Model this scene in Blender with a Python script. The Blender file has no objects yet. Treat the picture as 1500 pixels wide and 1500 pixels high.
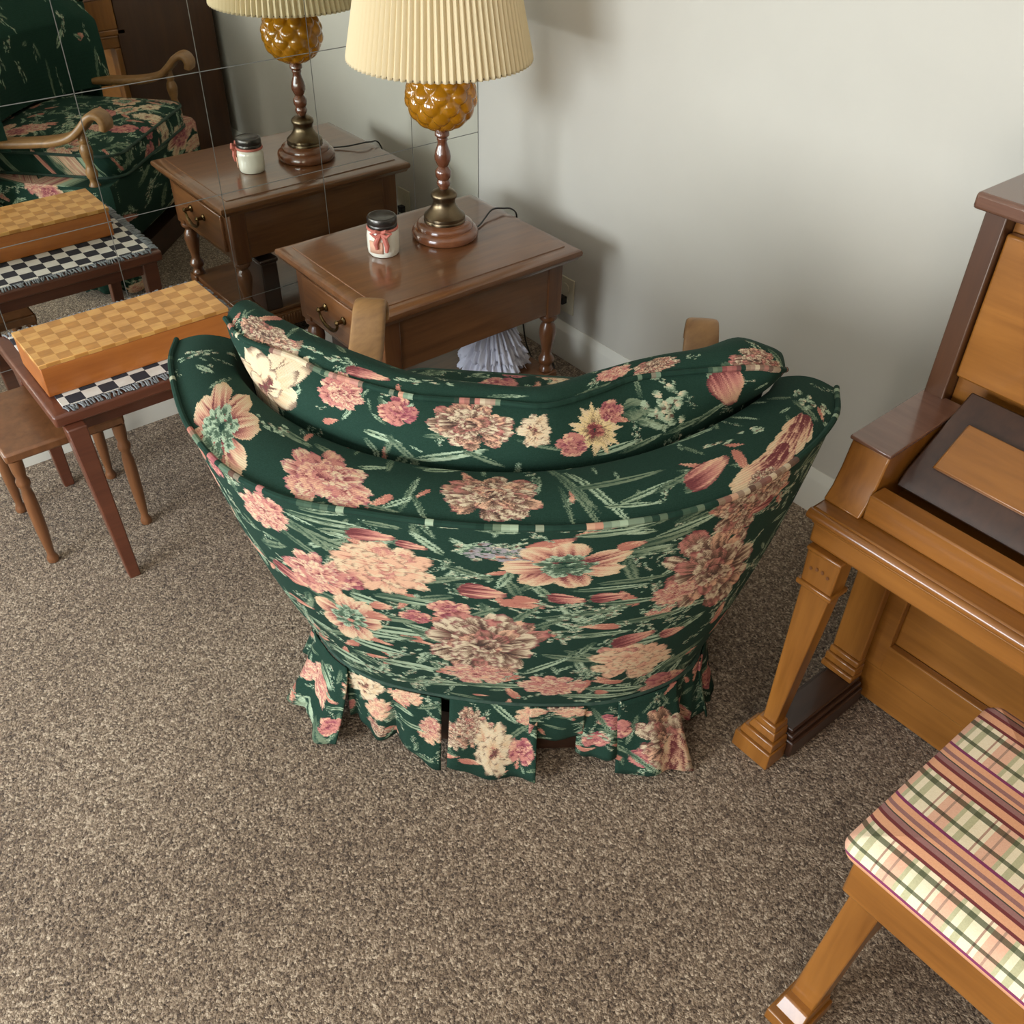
# ---- armchair geometry: s = sideways, n = towards the chair's front, z = up (metres)
import numpy as np
CH_O = np.array([-.65, -1.05]); CH_T = np.array([.714, -.700]); CH_N = np.array([.700, .714])
def catmull(pts, m=40):
    p = np.array(pts, float); p = np.vstack([2*p[0]-p[1], p, 2*p[-1]-p[-2]]); out = []
    for i in range(1, len(p)-2):
        t = np.linspace(0, 1, m, endpoint=False)[:, None]
        out.append(.5*(2*p[i]+(p[i+1]-p[i-1])*t+(2*p[i-1]-5*p[i]+4*p[i+1]-p[i+2])*t*t+(3*p[i]-p[i-1]-3*p[i+1]+p[i+2])*t**3))
    return np.vstack(out+[p[-2:-1]])
def spl(pts, t):
    """Spline through pts read at arc-length fractions t in 0..1."""
    c = catmull(pts); d = np.r_[0, np.cumsum(np.linalg.norm(np.diff(c, axis=0), axis=1))]; d /= d[-1]
    return np.stack([np.interp(t, d, c[:, k]) for k in range(c.shape[1])], -1)
SEAM = [(-.582,-.42,.74),(-.563,-.495,.743),(-.507,-.61,.745),(-.452,-.694,.745),(-.376,-.772,.745),(-.274,-.826,.745),(-.17,-.842,.745),(-.06,-.852,.745),(.05,-.849,.745),(.15,-.832,.745),(.257,-.793,.745),(.354,-.73,.745),(.442,-.632,.745),(.505,-.52,.738),(.525,-.42,.73)]
CREV = [(-.478,-.42,.748),(-.45,-.512,.752),(-.35,-.63,.757),(-.229,-.706,.757),(-.103,-.742,.757),(.012,-.742,.757),(.117,-.718,.757),(.224,-.662,.757),(.329,-.57,.755),(.405,-.475,.75),(.43,-.42,.745)]
BOT = [(-.385,-.38,.19),(-.375,-.50,.19),(-.335,-.59,.19),(-.26,-.648,.19),(-.163,-.677,.19),(0,-.69,.19),(.15,-.677,.19),(.24,-.649,.19),(.33,-.59,.19),(.375,-.50,.19),(.395,-.38,.19)]
def outer_back(u, v):
    """u 0..1 left wing tip round the back to the right wing tip, v 0 bottom seam .. 1 top seam."""
    a = spl(BOT, u); b = spl(SEAM, u); p = a+(b-a)*v[:, None]
    c = np.array([0, -.30]); d = p[:, :2]-c; d /= np.linalg.norm(d, axis=1)[:, None]
    p[:, :2] += d*(.016*np.sin(np.pi*v))[:, None]
    return p
def back_border(u, v):
    """v 0 at the outer seam, ~.6 at the inner top edge, 1 down inside the back."""
    a = spl(SEAM, u); b = spl(CREV, u); w = np.clip(v/.6, 0, 1)[:, None]
    p = a+(b-a)*w
    p[:, 2] += .012*np.sin(np.pi*w[:, 0])
    k = np.clip((v-.6)/.4, 0, 1); c = np.array([0, -.10]); d = c-b[:, :2]; d /= np.linalg.norm(d, axis=1)[:, None]
    p[:, :2] += d*(.02*np.sin(np.minimum(k*3, 1)*np.pi/2))[:, None]*(k > 0)[:, None]; p[:, 2] -= .34*k**1.2
    return p
# back cushion: rear face bottom -> crevice -> rear piping -> top boxing -> front piping -> front face
CB = [(-.445,-.470,.735),(-.40,-.55,.740),(-.33,-.625,.745),(-.215,-.690,.748),(-.10,-.724,.748),(.012,-.724,.748),(.112,-.700,.748),(.215,-.645,.748),(.32,-.552,.745),(.385,-.478,.738),(.405,-.44,.732)]
CP = [(-.462,-.482,.822),(-.41,-.548,.825),(-.32,-.588,.822),(-.262,-.622,.82),(-.146,-.664,.82),(-.09,-.67,.82),(-.013,-.668,.82),(.064,-.668,.82),(.135,-.622,.82),(.186,-.583,.822),(.272,-.555,.823),(.365,-.53,.822),(.405,-.515,.812),(.425,-.475,.79)]
CT = [(-.44,-.42,.826),(-.40,-.46,.832),(-.345,-.497,.83),(-.28,-.538,.828),(-.21,-.573,.826),(-.14,-.602,.822),(-.04,-.618,.82),(.05,-.615,.82),(.126,-.568,.822),(.216,-.518,.826),(.29,-.487,.828),(.345,-.450,.83),(.395,-.445,.815),(.415,-.425,.795)]
CF = [(-.37,-.30,.60),(-.33,-.36,.60),(-.25,-.42,.60),(-.12,-.48,.60),(0,-.49,.60),(.12,-.48,.60),(.25,-.42,.60),(.33,-.36,.60),(.37,-.30,.60)]
def back_cushion(u, v):
    """v 0..1: 0-.2 hidden rear, .2 crevice, .5 rear piping, .65 front piping, 1 foot of the front face."""
    b = spl(CB, u); p1 = spl(CP, u); p2 = spl(CT, u); f = spl(CF, u)
    b0 = b.copy(); b0[:, 2] = .50; b0[:, :2] *= .97
    f1 = f.copy(); f1[:, 2] = .475
    m = p2*.45+f*.55; m[:, 1] += .04; m[:, 2] += .01
    kn = np.array([0, .2, .5, .65, .8, .93, 1.0]); st = np.stack([b0, b, p1, p2, m, f, f1])
    i = np.clip(np.searchsorted(kn, v, side='right')-1, 0, 5); w = (v-kn[i])/(kn[i+1]-kn[i])
    j = np.arange(len(u)); p = st[i, j]*(1-w)[:, None]+st[i+1, j]*w[:, None]
    bul = np.where(i == 1, .014, np.where(i == 2, .012, 0))*np.sin(np.pi*w)
    p[:, 1] -= np.where(i == 1, bul, 0); p[:, 2] += bul*np.where(i == 1, .5, 1)
    return p
def skirt_line(u):
    q = [(-.30,.005),(-.385,.0),(-.39,-.20)]+[(a, b) for a, b, c in BOT[1:-1]]+[(.395,-.20),(.39,.0),(.30,.005)]
    return spl(q, u)
def loc2w(p):
    p = np.asarray(p, float); return np.concatenate([CH_O+p[..., :1]*CH_T+p[..., 1:2]*CH_N, p[..., 2:3]], -1)
CAM = (1392.039, (-1.82541, -2.40734, 1.55781), 0.878062, 0.691639, 0.021556)
LIGHT = (140, 62)
EXPO = 0.06
MOTIFS = [
('outer','leaf',0.488,0.55,0.052,-0.005,-0.006,-0.018),
('outer','leaf',0.516,0.527,0.049,-0.003,-0.005,-0.017),
('outer','leaf',0.436,0.521,0.034,-0.016,-0.011,-0.02),
('outer','leaf',0.469,0.505,0.036,-0.02,-0.009,-0.019),
('outer','leaf',0.606,0.446,0.041,0.017,-0.001,-0.016),
('outer','leaf',0.651,0.473,0.031,-0.013,-0.003,-0.014),
('outer','leaf',0.56,0.376,0.051,-0.002,-0.006,-0.023),
('outer','leaf',0.518,0.31,0.046,0.002,-0.006,-0.021),
('outer','leaf',0.53,0.27,0.059,0.004,-0.007,-0.026),
('outer','leaf',0.582,0.265,0.036,-0.021,-0.007,-0.023),
('outer','leaf',0.475,0.186,0.05,-0.007,-0.011,-0.028),
('outer','leaf',0.508,0.13,0.055,0.0,-0.01,-0.03),
('outer','leaf',0.543,0.068,0.077,0.019,-0.007,-0.026),
('outer','leaf',0.662,0.09,0.075,0.008,-0.002,-0.024),
('outer','leaf',0.652,0.361,0.033,0.025,0.001,-0.014),
('outer','leaf',0.707,0.358,0.029,0.038,0.004,-0.016),
('outer','leaf',0.744,0.338,0.04,0.025,0.002,-0.014),
('outer','leaf',0.789,0.365,0.054,0.009,0.002,-0.014),
('outer','leaf',0.817,0.37,0.045,0.008,0.002,-0.014),
('outer','leaf',0.862,0.387,0.048,-0.003,0.003,-0.014),
('outer','leaf',0.891,0.326,0.052,-0.002,0.004,-0.016),
('outer','leaf',0.813,0.297,0.059,0.002,0.002,-0.016),
('outer','leaf',0.917,0.247,0.052,-0.002,0.007,-0.022),
('outer','leaf',0.961,0.265,0.038,0.019,0.011,-0.023),
('outer','leaf',0.788,0.215,0.049,-0.017,0.001,-0.021),
('outer','leaf',0.746,0.191,0.04,0.038,0.003,-0.019),
('outer','leaf',0.888,0.056,0.067,-0.024,0.006,-0.025),
('outer','leaf',0.858,0.035,0.085,-0.017,0.004,-0.021),
('outer','leaf',0.857,0.51,0.046,0.001,0.004,-0.02),
('outer','leaf',0.88,0.533,0.046,0.005,0.005,-0.018),
('outer','leaf',0.913,0.55,0.041,0.01,0.006,-0.017),
('outer','leaf',0.819,0.566,0.043,0.002,0.002,-0.014),
('outer','leaf',0.787,0.579,0.031,-0.007,0.0,-0.012),
('outer','leaf',0.855,0.444,0.049,-0.002,0.002,-0.013),
('outer','leaf',0.83,0.43,0.054,-0.002,0.002,-0.011),
('outer','leaf',0.667,0.58,0.03,-0.001,-0.001,-0.007),
('outer','leaf',0.555,0.562,0.024,-0.001,-0.003,-0.011),
('outer','leaf',0.656,0.539,0.024,0.016,0.001,-0.009),
('outer','leaf',0.499,0.356,0.025,-0.012,-0.008,-0.022),
('outer','leaf',0.439,0.329,0.041,-0.014,-0.013,-0.027),
('outer','leaf',0.967,0.58,0.02,0.017,0.011,-0.018),
('outer','leaf',0.92,0.58,0.028,0.016,0.007,-0.014),
('outer','leaf',0.865,0.58,0.039,0.007,0.003,-0.012),
('outer','leaf',0.492,0.243,0.044,0.001,-0.006,-0.019),
('outer','leaf',0.366,0.084,0.04,-0.007,-0.03,-0.045),
('outer','leaf',0.992,0.121,0.029,0.024,0.018,-0.032),
('outer','leaf',0.459,0.501,0.023,-0.027,-0.009,-0.016),
('outer','leaf',0.0,0.218,-0.017,-0.067,0.024,0.009),
('outer','leaf',0.051,0.325,-0.009,-0.047,0.027,0.013),
('outer','sprig',0.799,0.354,0.037,0.001,0.002,-0.021),
('outer','sprig',0.774,0.292,0.03,-0.003,0.001,-0.026),
('outer','sprig',0.821,0.379,0.028,-0.006,0.002,-0.018),
('outer','sprig',0.679,0.523,0.043,-0.001,-0.002,-0.027),
('outer','sprig',0.699,0.543,0.023,0.01,0.001,-0.014),
('outer','sprig',0.651,0.464,0.025,0.004,-0.001,-0.018),
('outer','sprig',0.897,0.354,0.03,0.001,0.006,-0.022),
('outer','sprig',0.52,0.178,0.039,0.016,-0.008,-0.033),
('outer','sprig',0.432,0.061,0.037,-0.008,-0.021,-0.042),
('outer','sprig',0.872,0.313,0.027,-0.01,0.003,-0.018),
('outer','sprig',0.953,0.343,0.022,0.011,0.014,-0.029),
('outer','sprig',0.816,0.155,0.03,-0.006,0.002,-0.021),
('outer','sprig',0.513,0.055,0.046,0.02,-0.006,-0.022),
('outer','sprig',0.664,0.58,0.034,0.002,-0.001,-0.009),
('outer','sprig',0.621,0.58,0.023,0.003,-0.001,-0.009),
('outer','sprig',0.756,0.58,0.023,-0.001,0.0,-0.009),
('outer','lavender',0.683,0.523,0.045,-0.0,-0.002,-0.029),
('outer','peony_pink',0.389,0.526,0.033,-0.024,-0.032,-0.045),
('outer','tulip',0.538,0.534,0.032,0.001,-0.005,-0.02),
('outer','tulip',0.585,0.524,0.02,-0.003,-0.003,-0.013),
('outer','peony_pink',0.432,0.401,0.054,-0.013,-0.034,-0.067),
('outer','peony_peach',0.54,0.457,0.073,-0.007,-0.02,-0.072),
('outer','anemone',0.449,0.281,0.045,-0.032,-0.041,-0.08),
('outer','rose',0.612,0.366,0.035,0.003,-0.005,-0.031),
('outer','bud',0.602,0.324,0.02,-0.002,-0.004,-0.02),
('outer','bud',0.516,0.345,0.017,-0.001,-0.005,-0.018),
('outer','bud',0.503,0.309,0.019,-0.005,-0.007,-0.019),
('outer','tulip',0.663,0.425,0.032,-0.005,-0.004,-0.028),
('outer','bud',0.717,0.408,0.018,-0.003,-0.001,-0.017),
('outer','anemone',0.766,0.495,0.077,-0.0,0.003,-0.056),
('outer','tulip',0.771,0.41,0.027,-0.008,-0.0,-0.019),
('outer','tulip',0.826,0.407,0.026,-0.001,0.002,-0.019),
('outer','bud',0.844,0.532,0.019,0.003,0.003,-0.014),
('outer','peony_brown',0.656,0.261,0.1,0.003,-0.013,-0.12),
('outer','peony_pink',0.63,0.137,0.065,0.003,-0.007,-0.048),
('outer','peony_brown',0.977,0.411,0.056,0.06,0.073,-0.119),
('outer','peony_brown',0.988,0.547,0.028,0.044,0.04,-0.053),
('outer','peony_pink',0.923,0.383,0.039,0.005,0.012,-0.032),
('outer','peony_peach',0.89,0.174,0.086,-0.017,0.021,-0.085),
('outer','peony_pink',0.755,0.099,0.065,-0.007,0.001,-0.05),
('outer','rose',1.025,0.0,0.075,-0.03,0.049,-0.087),
('outer','bud',0.857,0.055,0.015,-0.004,0.003,-0.017),
('outer','tulip',0.879,0.266,0.035,0.01,0.008,-0.028),
('outer','tulip',0.946,0.253,0.023,0.001,0.009,-0.023),
('outer','peony_brown',1.039,0.58,0.022,0.037,0.045,-0.051),
('border','leaf',0.605,0.045,0.003,0.034,0.009,-0.004),
('border','leaf',0.597,0.026,0.017,0.012,0.005,-0.007),
('border','leaf',0.625,0.02,0.015,-0.02,-0.005,-0.005),
('border','leaf',0.819,0.079,0.026,-0.058,-0.008,-0.01),
('border','leaf',0.827,0.044,0.02,-0.059,-0.009,-0.006),
('border','leaf',0.855,0.045,0.029,-0.055,-0.01,-0.009),
('border','leaf',0.892,0.064,0.071,0.003,-0.004,-0.011),
('border','leaf',0.807,0.034,0.002,-0.035,-0.006,-0.002),
('border','leaf',0.918,0.039,0.046,0.01,-0.001,-0.009),
('border','leaf',0.961,0.044,0.039,0.009,-0.002,-0.009),
('border','leaf',0.891,0.024,0.039,-0.003,-0.003,-0.006),
('border','leaf',0.384,0.089,0.042,-0.002,0.01,-0.012),
('border','leaf',0.45,0.091,0.032,-0.003,0.007,-0.01),
('border','leaf',0.12,0.06,0.016,0.014,0.014,-0.006),
('border','leaf',0.58,0.012,0.026,-0.002,0.001,-0.005),
('border','leaf',0.78,0.142,0.03,-0.004,0.004,0.002),
('border','leaf',0.637,0.106,0.03,0.007,0.004,-0.014),
('border','leaf',1.062,0.112,0.054,-0.004,-0.01,-0.009),
('border','leaf',1.25,0.041,-0.013,-0.025,-0.015,-0.0),
('border','anemone',0.289,0.032,0.055,0.03,0.095,-0.06),
('border','peony_pink',0.486,0.045,0.078,-0.008,0.02,-0.05),
('border','peony_brown',0.714,0.053,0.074,-0.004,-0.002,-0.047),
('border','tulip',1.016,0.043,0.046,0.008,-0.007,-0.023),
('border','bud',1.311,0.171,0.082,0.006,0.043,0.009),
('border','shell',1.151,0.024,-0.003,-0.03,-0.096,-0.014),
('border','sprig',1.277,0.039,-0.012,-0.031,-0.037,0.001),
('border','sprig',1.108,0.071,0.046,-0.007,-0.015,-0.014),
('border','sprig',0.064,0.066,-0.007,0.043,0.019,0.002),
('border','sprig',0.345,0.083,0.042,0.002,0.016,-0.016),
('border','peony_brown',1.07,0.002,0.035,0.008,0.002,-0.015),
('cushion','leaf',0.375,0.103,0.032,-0.003,-0.003,-0.013),
('cushion','leaf',0.409,0.088,0.029,-0.022,-0.006,-0.011),
('cushion','leaf',0.479,0.091,0.052,0.015,0.003,-0.015),
('cushion','leaf',0.528,0.09,0.032,-0.013,-0.002,-0.009),
('cushion','leaf',0.359,0.078,0.015,-0.015,-0.006,-0.008),
('cushion','leaf',0.614,0.111,0.045,-0.015,-0.001,-0.006),
('cushion','leaf',0.726,0.086,0.038,0.003,0.003,-0.012),
('cushion','leaf',0.766,0.081,0.038,0.006,0.003,-0.009),
('cushion','leaf',0.782,0.121,0.022,-0.009,-0.01,-0.03),
('cushion','leaf',0.761,0.136,0.02,-0.0,0.005,-0.036),
('cushion','leaf',0.798,0.106,0.019,-0.014,-0.015,-0.022),
('cushion','leaf',0.856,0.087,0.05,0.004,0.005,-0.011),
('cushion','leaf',0.898,0.093,0.037,0.016,0.008,-0.012),
('cushion','leaf',0.249,0.18,0.024,-0.005,-0.004,-0.008),
('cushion','leaf',0.457,0.122,0.02,0.002,0.001,-0.008),
('cushion','leaf',0.551,0.192,0.03,0.003,0.001,-0.005),
('cushion','leaf',0.691,0.186,0.035,0.001,0.002,-0.004),
('cushion','lily',0.135,0.106,0.092,0.077,0.05,-0.067),
('cushion','peony_brown',0.121,0.195,0.075,-0.003,0.006,-0.017),
('cushion','peony_pink',0.294,0.158,0.045,-0.002,-0.003,-0.033),
('cushion','rose',0.392,0.154,0.036,-0.001,-0.001,-0.028),
('cushion','peony_brown',0.503,0.145,0.069,-0.003,0.003,-0.043),
('cushion','lily',0.597,0.14,0.017,-0.03,-0.023,-0.016),
('cushion','daisy',0.691,0.124,0.047,-0.012,-0.002,-0.046),
('cushion','rose',0.653,0.108,0.028,-0.006,0.0,-0.024),
('cushion','rose',0.721,0.145,0.024,-0.008,-0.002,-0.02),
('cushion','sprig',0.831,0.133,0.05,-0.002,0.006,-0.046),
('cushion','tulip',0.926,0.135,0.021,-0.046,-0.042,-0.009),
('cushion','peony_brown',0.974,0.188,0.051,-0.007,-0.015,-0.016),
('cushion','peony_brown',0.801,0.195,0.044,0.007,0.004,-0.014),
('cushion','peony_pink',0.729,0.201,0.037,-0.0,0.005,-0.014),
('cushion','sprig',0.235,0.198,0.053,0.003,0.002,-0.009),
('cushion','tulip',0.329,0.194,0.041,0.001,0.002,-0.009),
('cushion','sprig',0.861,0.068,0.046,0.0,0.009,-0.004),
('cushion','sprig',0.419,0.202,0.037,0.003,0.003,-0.01),
('skirt','leaf',0.812,0.063,0.028,0.013,-0.021,0.027),
('skirt','leaf',0.784,0.21,0.029,0.026,-0.035,0.044),
('skirt','leaf',0.833,0.203,0.026,0.021,-0.02,0.029),
('skirt','leaf',0.998,0.069,0.029,0.005,-0.004,0.018),
('skirt','leaf',1.028,0.113,0.037,-0.002,-0.002,0.016),
('skirt','leaf',1.217,0.03,0.028,0.031,-0.008,0.015),
('skirt','leaf',1.246,0.081,0.028,-0.027,0.006,0.015),
('skirt','leaf',1.417,0.065,0.02,0.051,-0.01,0.007),
('skirt','leaf',1.45,0.128,0.038,0.032,-0.003,0.016),
('skirt','leaf',1.5,0.183,0.035,0.043,-0.005,0.012),
('skirt','leaf',0.95,0.132,0.033,-0.016,-0.0,0.016),
('skirt','leaf',1.088,0.043,0.011,0.025,-0.009,0.01),
('skirt','leaf',1.345,0.058,0.028,0.001,0.001,0.015),
('skirt','lily',0.91,0.044,0.047,0.004,-0.026,0.068),
('skirt','peony_pink',1.061,0.093,0.024,-0.006,0.0,0.033),
('skirt','peony_brown',1.146,0.077,0.033,-0.007,0.001,0.065),
('skirt','lily',1.193,0.13,0.021,0.08,-0.043,0.031),
('skirt','rose',1.253,0.137,0.03,-0.002,0.001,0.047),
('skirt','peony_peach',1.266,0.033,0.031,-0.001,0.001,0.032),
('skirt','peony_peach',1.356,0.033,0.043,0.002,0.001,0.03),
('skirt','peony_brown',1.563,0.149,0.044,0.106,-0.071,0.007),
('skirt','shell',1.56,0.181,0.033,0.035,-0.015,0.056),
('skirt','peony_peach',0.943,0.103,0.033,-0.017,-0.0,0.044),
('skirt','sprig',1.405,0.117,0.037,0.006,0.001,0.033),
]
# ---- woven floral cloth: flower motifs drawn by formula into a colour grid (sRGB values, row 0 = bottom)
PAL = dict(bg=(26,52,41), bg2=(30,52,44), cream=(206,182,148), ivory=(202,184,154), peach=(208,164,134), rose=(182,120,108), coral=(172,110,94),
           burg=(106,52,54), mag=(138,70,82), sage=(116,130,104), mint=(158,174,146), dsage=(66,86,68), brown=(94,70,58), dbrown=(66,50,44), tan=(196,164,128), lav=(150,142,144), straw=(222,196,140))
PAL = {k: np.array(v)/255. for k, v in PAL.items()}
class Cloth:
    def __init__(self, W, H, ppm, seed):
        self.W, self.H, self.ppm = W, H, ppm; self.nx, self.ny = int(W*ppm), int(H*ppm)
        self.r = np.random.RandomState(seed)
        self.a = np.empty((self.ny, self.nx, 3)); self.a[:] = PAL['bg']
        self.tab = self.r.rand(512)
    def n1(self, x):
        i = np.floor(x).astype(int); f = x-i; f = f*f*(3-2*f)
        return self.tab[i & 511]*(1-f)+self.tab[(i+1) & 511]*f
    def petal(self, c, a, b, pos, ang, L, Wd, base, mid, tip, streak=7., edge=None, pw=.6, scal=0., fold=.5, rnd=0):
        """One petal in the motif frame (centre c, half axes a, b): starts at pos, runs along ang."""
        p = self.ppm; ca, sa = np.cos(ang), np.sin(ang)
        ua = np.array([a[0]*ca+b[0]*sa, a[1]*ca+b[1]*sa]); ub = np.array([-a[0]*sa+b[0]*ca, -a[1]*sa+b[1]*ca])
        o = np.array([c[0]+a[0]*pos[0]+b[0]*pos[1], c[1]+a[1]*pos[0]+b[1]*pos[1]])
        cs = np.array([o+ua*L*i+ub*Wd*1.1*j for i in (-.05, 1.1) for j in (-1, 1)])*p
        x0, y0 = np.maximum(np.floor(cs.min(0)).astype(int), 0); x1 = min(int(cs[:, 0].max())+2, self.nx); y1 = min(int(cs[:, 1].max())+2, self.ny)
        if x1 <= x0 or y1 <= y0: return
        det = ua[0]*ub[1]-ua[1]*ub[0]
        if abs(det) < 1e-8: return
        X, Y = np.meshgrid((np.arange(x0, x1)+.5)/p-o[0], (np.arange(y0, y1)+.5)/p-o[1])
        t = (X*ub[1]-Y*ub[0])/det/L; w = (-X*ua[1]+Y*ua[0])/det/Wd
        sd = self.r.rand()*300
        tt = t+(.06*(self.n1(w*5+sd)-.5)+scal*np.abs(np.sin(w*4.+sd)))
        tc = np.clip(tt, 0, 1); sh = np.sin(np.pi*tc**pw)**.62 if pw < 0 or not rnd else np.sqrt(np.clip(tc*1.5+.02, 0, 1))*np.sqrt(np.clip(1-tc**4, 0, 1))
        m = (tt > 0) & (tt < 1) & (np.abs(w) < sh)
        if not m.any(): return
        q = np.clip(np.abs(w)/np.maximum(sh, .02), 0, 1)
        s1 = self.n1(w*streak+sd+t*1.3); s2 = self.n1(w*streak*2.3+sd+9+t*2.1)
        s3 = self.n1(w*streak*4.7+sd+19+t*6)
        k = np.clip(t*1.25-.10+.8*(s1-.5)+.5*(s2-.5)+.45*(s3-.5)+.2*q**3, 0, 1)[..., None]
        col = np.where(k < fold, base+(mid-base)*(k/fold), mid+(tip-mid)*((k-fold)/(1-fold)))
        if edge is not None:
            e = np.clip((np.maximum(q, tt)-.84)/.12, 0, 1)[..., None]*(w > -.2)[..., None]*.75
            col = col*(1-e)+edge*e
        v = self.a[y0:y1, x0:x1]; v[m] = col[m]
    def disc(self, c, a, b, rx, c1, c2, f=34.):
        for i in range(int(f*2)):
            an = self.r.rand()*6.283; rr = rx*np.sqrt(self.r.rand())
            self.petal(c, a, b, (np.cos(an)*rr, np.sin(an)*rr), an+self.r.randn()*.6, .20, .07, c1, c1 if self.r.rand() < .5 else c2, c2, 2.)
    def draw(self, kind, c, a, b):
        P = PAL; R = self.r; c = np.array(c); a = np.array(a); b = np.array(b); pet = lambda *k, **z: self.petal(c, a, b, *k, **z)
        if kind.startswith('peony'):
            base, mid, tip, ed = dict(peach=(P['coral'], P['peach'], P['cream'], P['brown']*1.3), pink=(P['burg'], P['rose'], P['cream'], P['mag']), brown=(P['dbrown'], P['brown']*1.15, P['ivory'], P['burg']))[kind[6:]]
            o = R.rand()*6
            for n, rad, L, Wd in ((15, .42, .54, .20), (14, .28, .50, .19), (12, .14, .46, .18), (9, .02, .42, .17), (7, -.10, .36, .16), (4, -.14, .28, .13)):
                for i in range(n):
                    an = o+i*6.283/n+R.randn()*.16; o += .2
                    q = R.rand()
                    t2 = tip if q < .6 else (P['peach'] if q < .85 else P['rose'])
                    pet((np.cos(an)*rad, np.sin(an)*rad), an+R.randn()*.2, L*(.9+.2*R.rand()), Wd*(.8+.4*R.rand()), base, mid, t2, 5., ed, .75, .06, .46, 1)
        elif kind == 'anemone':
            o = R.rand()*6
            for i in range(7):
                an = o+i*.8976+R.randn()*.1
                pet((np.cos(an)*.22, np.sin(an)*.22), an, .80*(.88+.24*R.rand()), .34, P['burg'], P['coral']*.45+P['peach']*.55, P['cream'], 6., P['tan'], .75, .05, .5, 1)
            self.disc(c, a, b, .36, P['dsage'], P['mint'])
        elif kind == 'daisy':
            for k in range(2):
                for i in range(11):
                    an = i*.5712+k*.28+R.randn()*.06
                    pet((np.cos(an)*.1, np.sin(an)*.1), an, .86-.18*k, .12, P['brown'], P['straw'], P['cream'], 4., P['tan'], .8)
            self.disc(c, a, b, .15, P['burg'], P['coral'], 14)
        elif kind == 'lily':
            o = R.rand()*6
            for n, L, Wd in ((8, 1., .30), (6, .8, .26), (4, .5, .22)):
                for i in range(n):
                    an = o+i*6.283/n+R.randn()*.12
                    pet((0, 0), an, L*(.85+.2*R.rand()), Wd, P['brown'] if R.rand() < .7 else P['coral'], P['tan'] if R.rand() < .5 else P['cream'], P['ivory'], 4.5, P['brown'], .8, .05, .36, 1)
                o += .4
            for i in range(5): pet((R.randn()*.1, R.randn()*.1), R.rand()*6, .22, .09, P['burg'], P['brown'], P['peach'], 2.)
        elif kind == 'rose':
            for n, rad, L, Wd in ((7, .3, .62, .42), (6, .08, .55, .38), (5, -.1, .42, .3), (3, -.1, .24, .2)):
                for i in range(n):
                    an = i*6.283/n+R.rand()
                    pet((np.cos(an)*rad, np.sin(an)*rad), an, L, Wd, P['burg'], P['mag'] if R.rand() < .5 else P['rose'], P['rose'] if R.rand() < .6 else P['peach'], 4., P['mag'], .7, .05, .5, 1)
        elif kind in ('tulip', 'bud'):
            if kind == 'tulip':
                for i in (-1, 1): pet((-1.1, .2*i), .35*i, .9, .25, P['dsage'], P['sage'], P['mint'], 4.)
            for i in ((-.5, .5, 0) if kind == 'tulip' else (-.4, .4)):
                pet((-.95, i*.4), -i*.35, 1.9, .62, P['burg'] if kind == 'tulip' else P['coral'], P['rose'] if kind == 'tulip' else P['coral'], P['peach'], 5., P['burg'], .62, .02)
        elif kind == 'shell':
            for i in range(6): pet((0, -.9+.3*i), 1.57+R.randn()*.2, .85, .75-.06*i, P['burg'], P['peach'], P['cream'], 8., P['tan'], .5, .05, .45, 1)
        elif kind == 'leaf':
            cs = [(P['dsage'], P['sage'], P['mint']), (P['dsage'], P['sage']*.9, P['sage']), (P['sage'], P['mint'], P['mint'])][R.randint(3)]
            pet((-1, 0), R.randn()*.06, 2., .5, *cs, streak=5., edge=P['dsage']*.8, pw=.8)
            pet((-.95, -.05), R.randn()*.05, 1.7, .12, P['bg'], P['dsage'], P['bg'], 2., None, .8)
            if R.rand() < .6:
                for k in range(3): pet((-.6+.5*k, 0), .7, .55, .16, *cs, streak=3.)
        elif kind in ('sprig', 'lavender'):
            h = P['lav'] if kind == 'lavender' else P['mint']; n = 34 if kind == 'lavender' else 18
            for i in range(n):
                x = -1+2*R.rand(); y = R.randn()*.42*(1-abs(x)*.5)
                pet((x, y), R.rand()*6.3 if kind == 'sprig' else R.randn()*.7, .34, .13, P['dsage'] if R.rand() < .6 else P['brown'], h, P['ivory'] if R.rand() < .4 else h, 2., None, .8)
    def filler(self, n, size=.03):
        """Small leaves and buds strewn under the named flowers."""
        for i in range(n):
            c = (self.r.rand()*self.W, self.r.rand()*self.H); an = self.r.rand()*6.3; L = size*(.6+.8*self.r.rand()); k = .35+.2*self.r.rand()
            kd = ['leaf', 'leaf', 'sprig', 'sprig', 'leaf', 'leaf', 'sprig', 'bud'][self.r.randint(8)]
            self.draw(kd, c, (L*np.cos(an), L*np.sin(an)), (-L*k*np.sin(an), L*k*np.cos(an)))
    def scatter(self, n, kinds, lo, hi):
        for i in range(n):
            c = ((i+.5+self.r.randn()*.2)/n*self.W, self.r.rand()*self.H); an = self.r.rand()*6.3; L = lo+(hi-lo)*self.r.rand(); k = .75
            self.draw(kinds[self.r.randint(len(kinds))], c, (L*np.cos(an), L*np.sin(an)), (-L*k*np.sin(an), L*k*np.cos(an)))
    def weave(self):
        y = np.arange(self.ny)[:, None]; x = np.arange(self.nx)[None]
        for j in range(self.ny):                                     # the weft steps a little from row to row
            self.a[j] = np.roll(self.a[j], self.r.randint(-2, 3), axis=0)
        g = self.a.mean(2)
        t = (.055*np.sin(y*2*np.pi/3.)+.02*np.sin(x*2*np.pi/2.6+y))*(.35+np.clip(g, 0, .6))*1.5
        self.a = np.clip(self.a*(1+t[..., None])+self.r.randn(self.ny, self.nx, 1)*.012, 0, 1)
        return self.a
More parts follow.
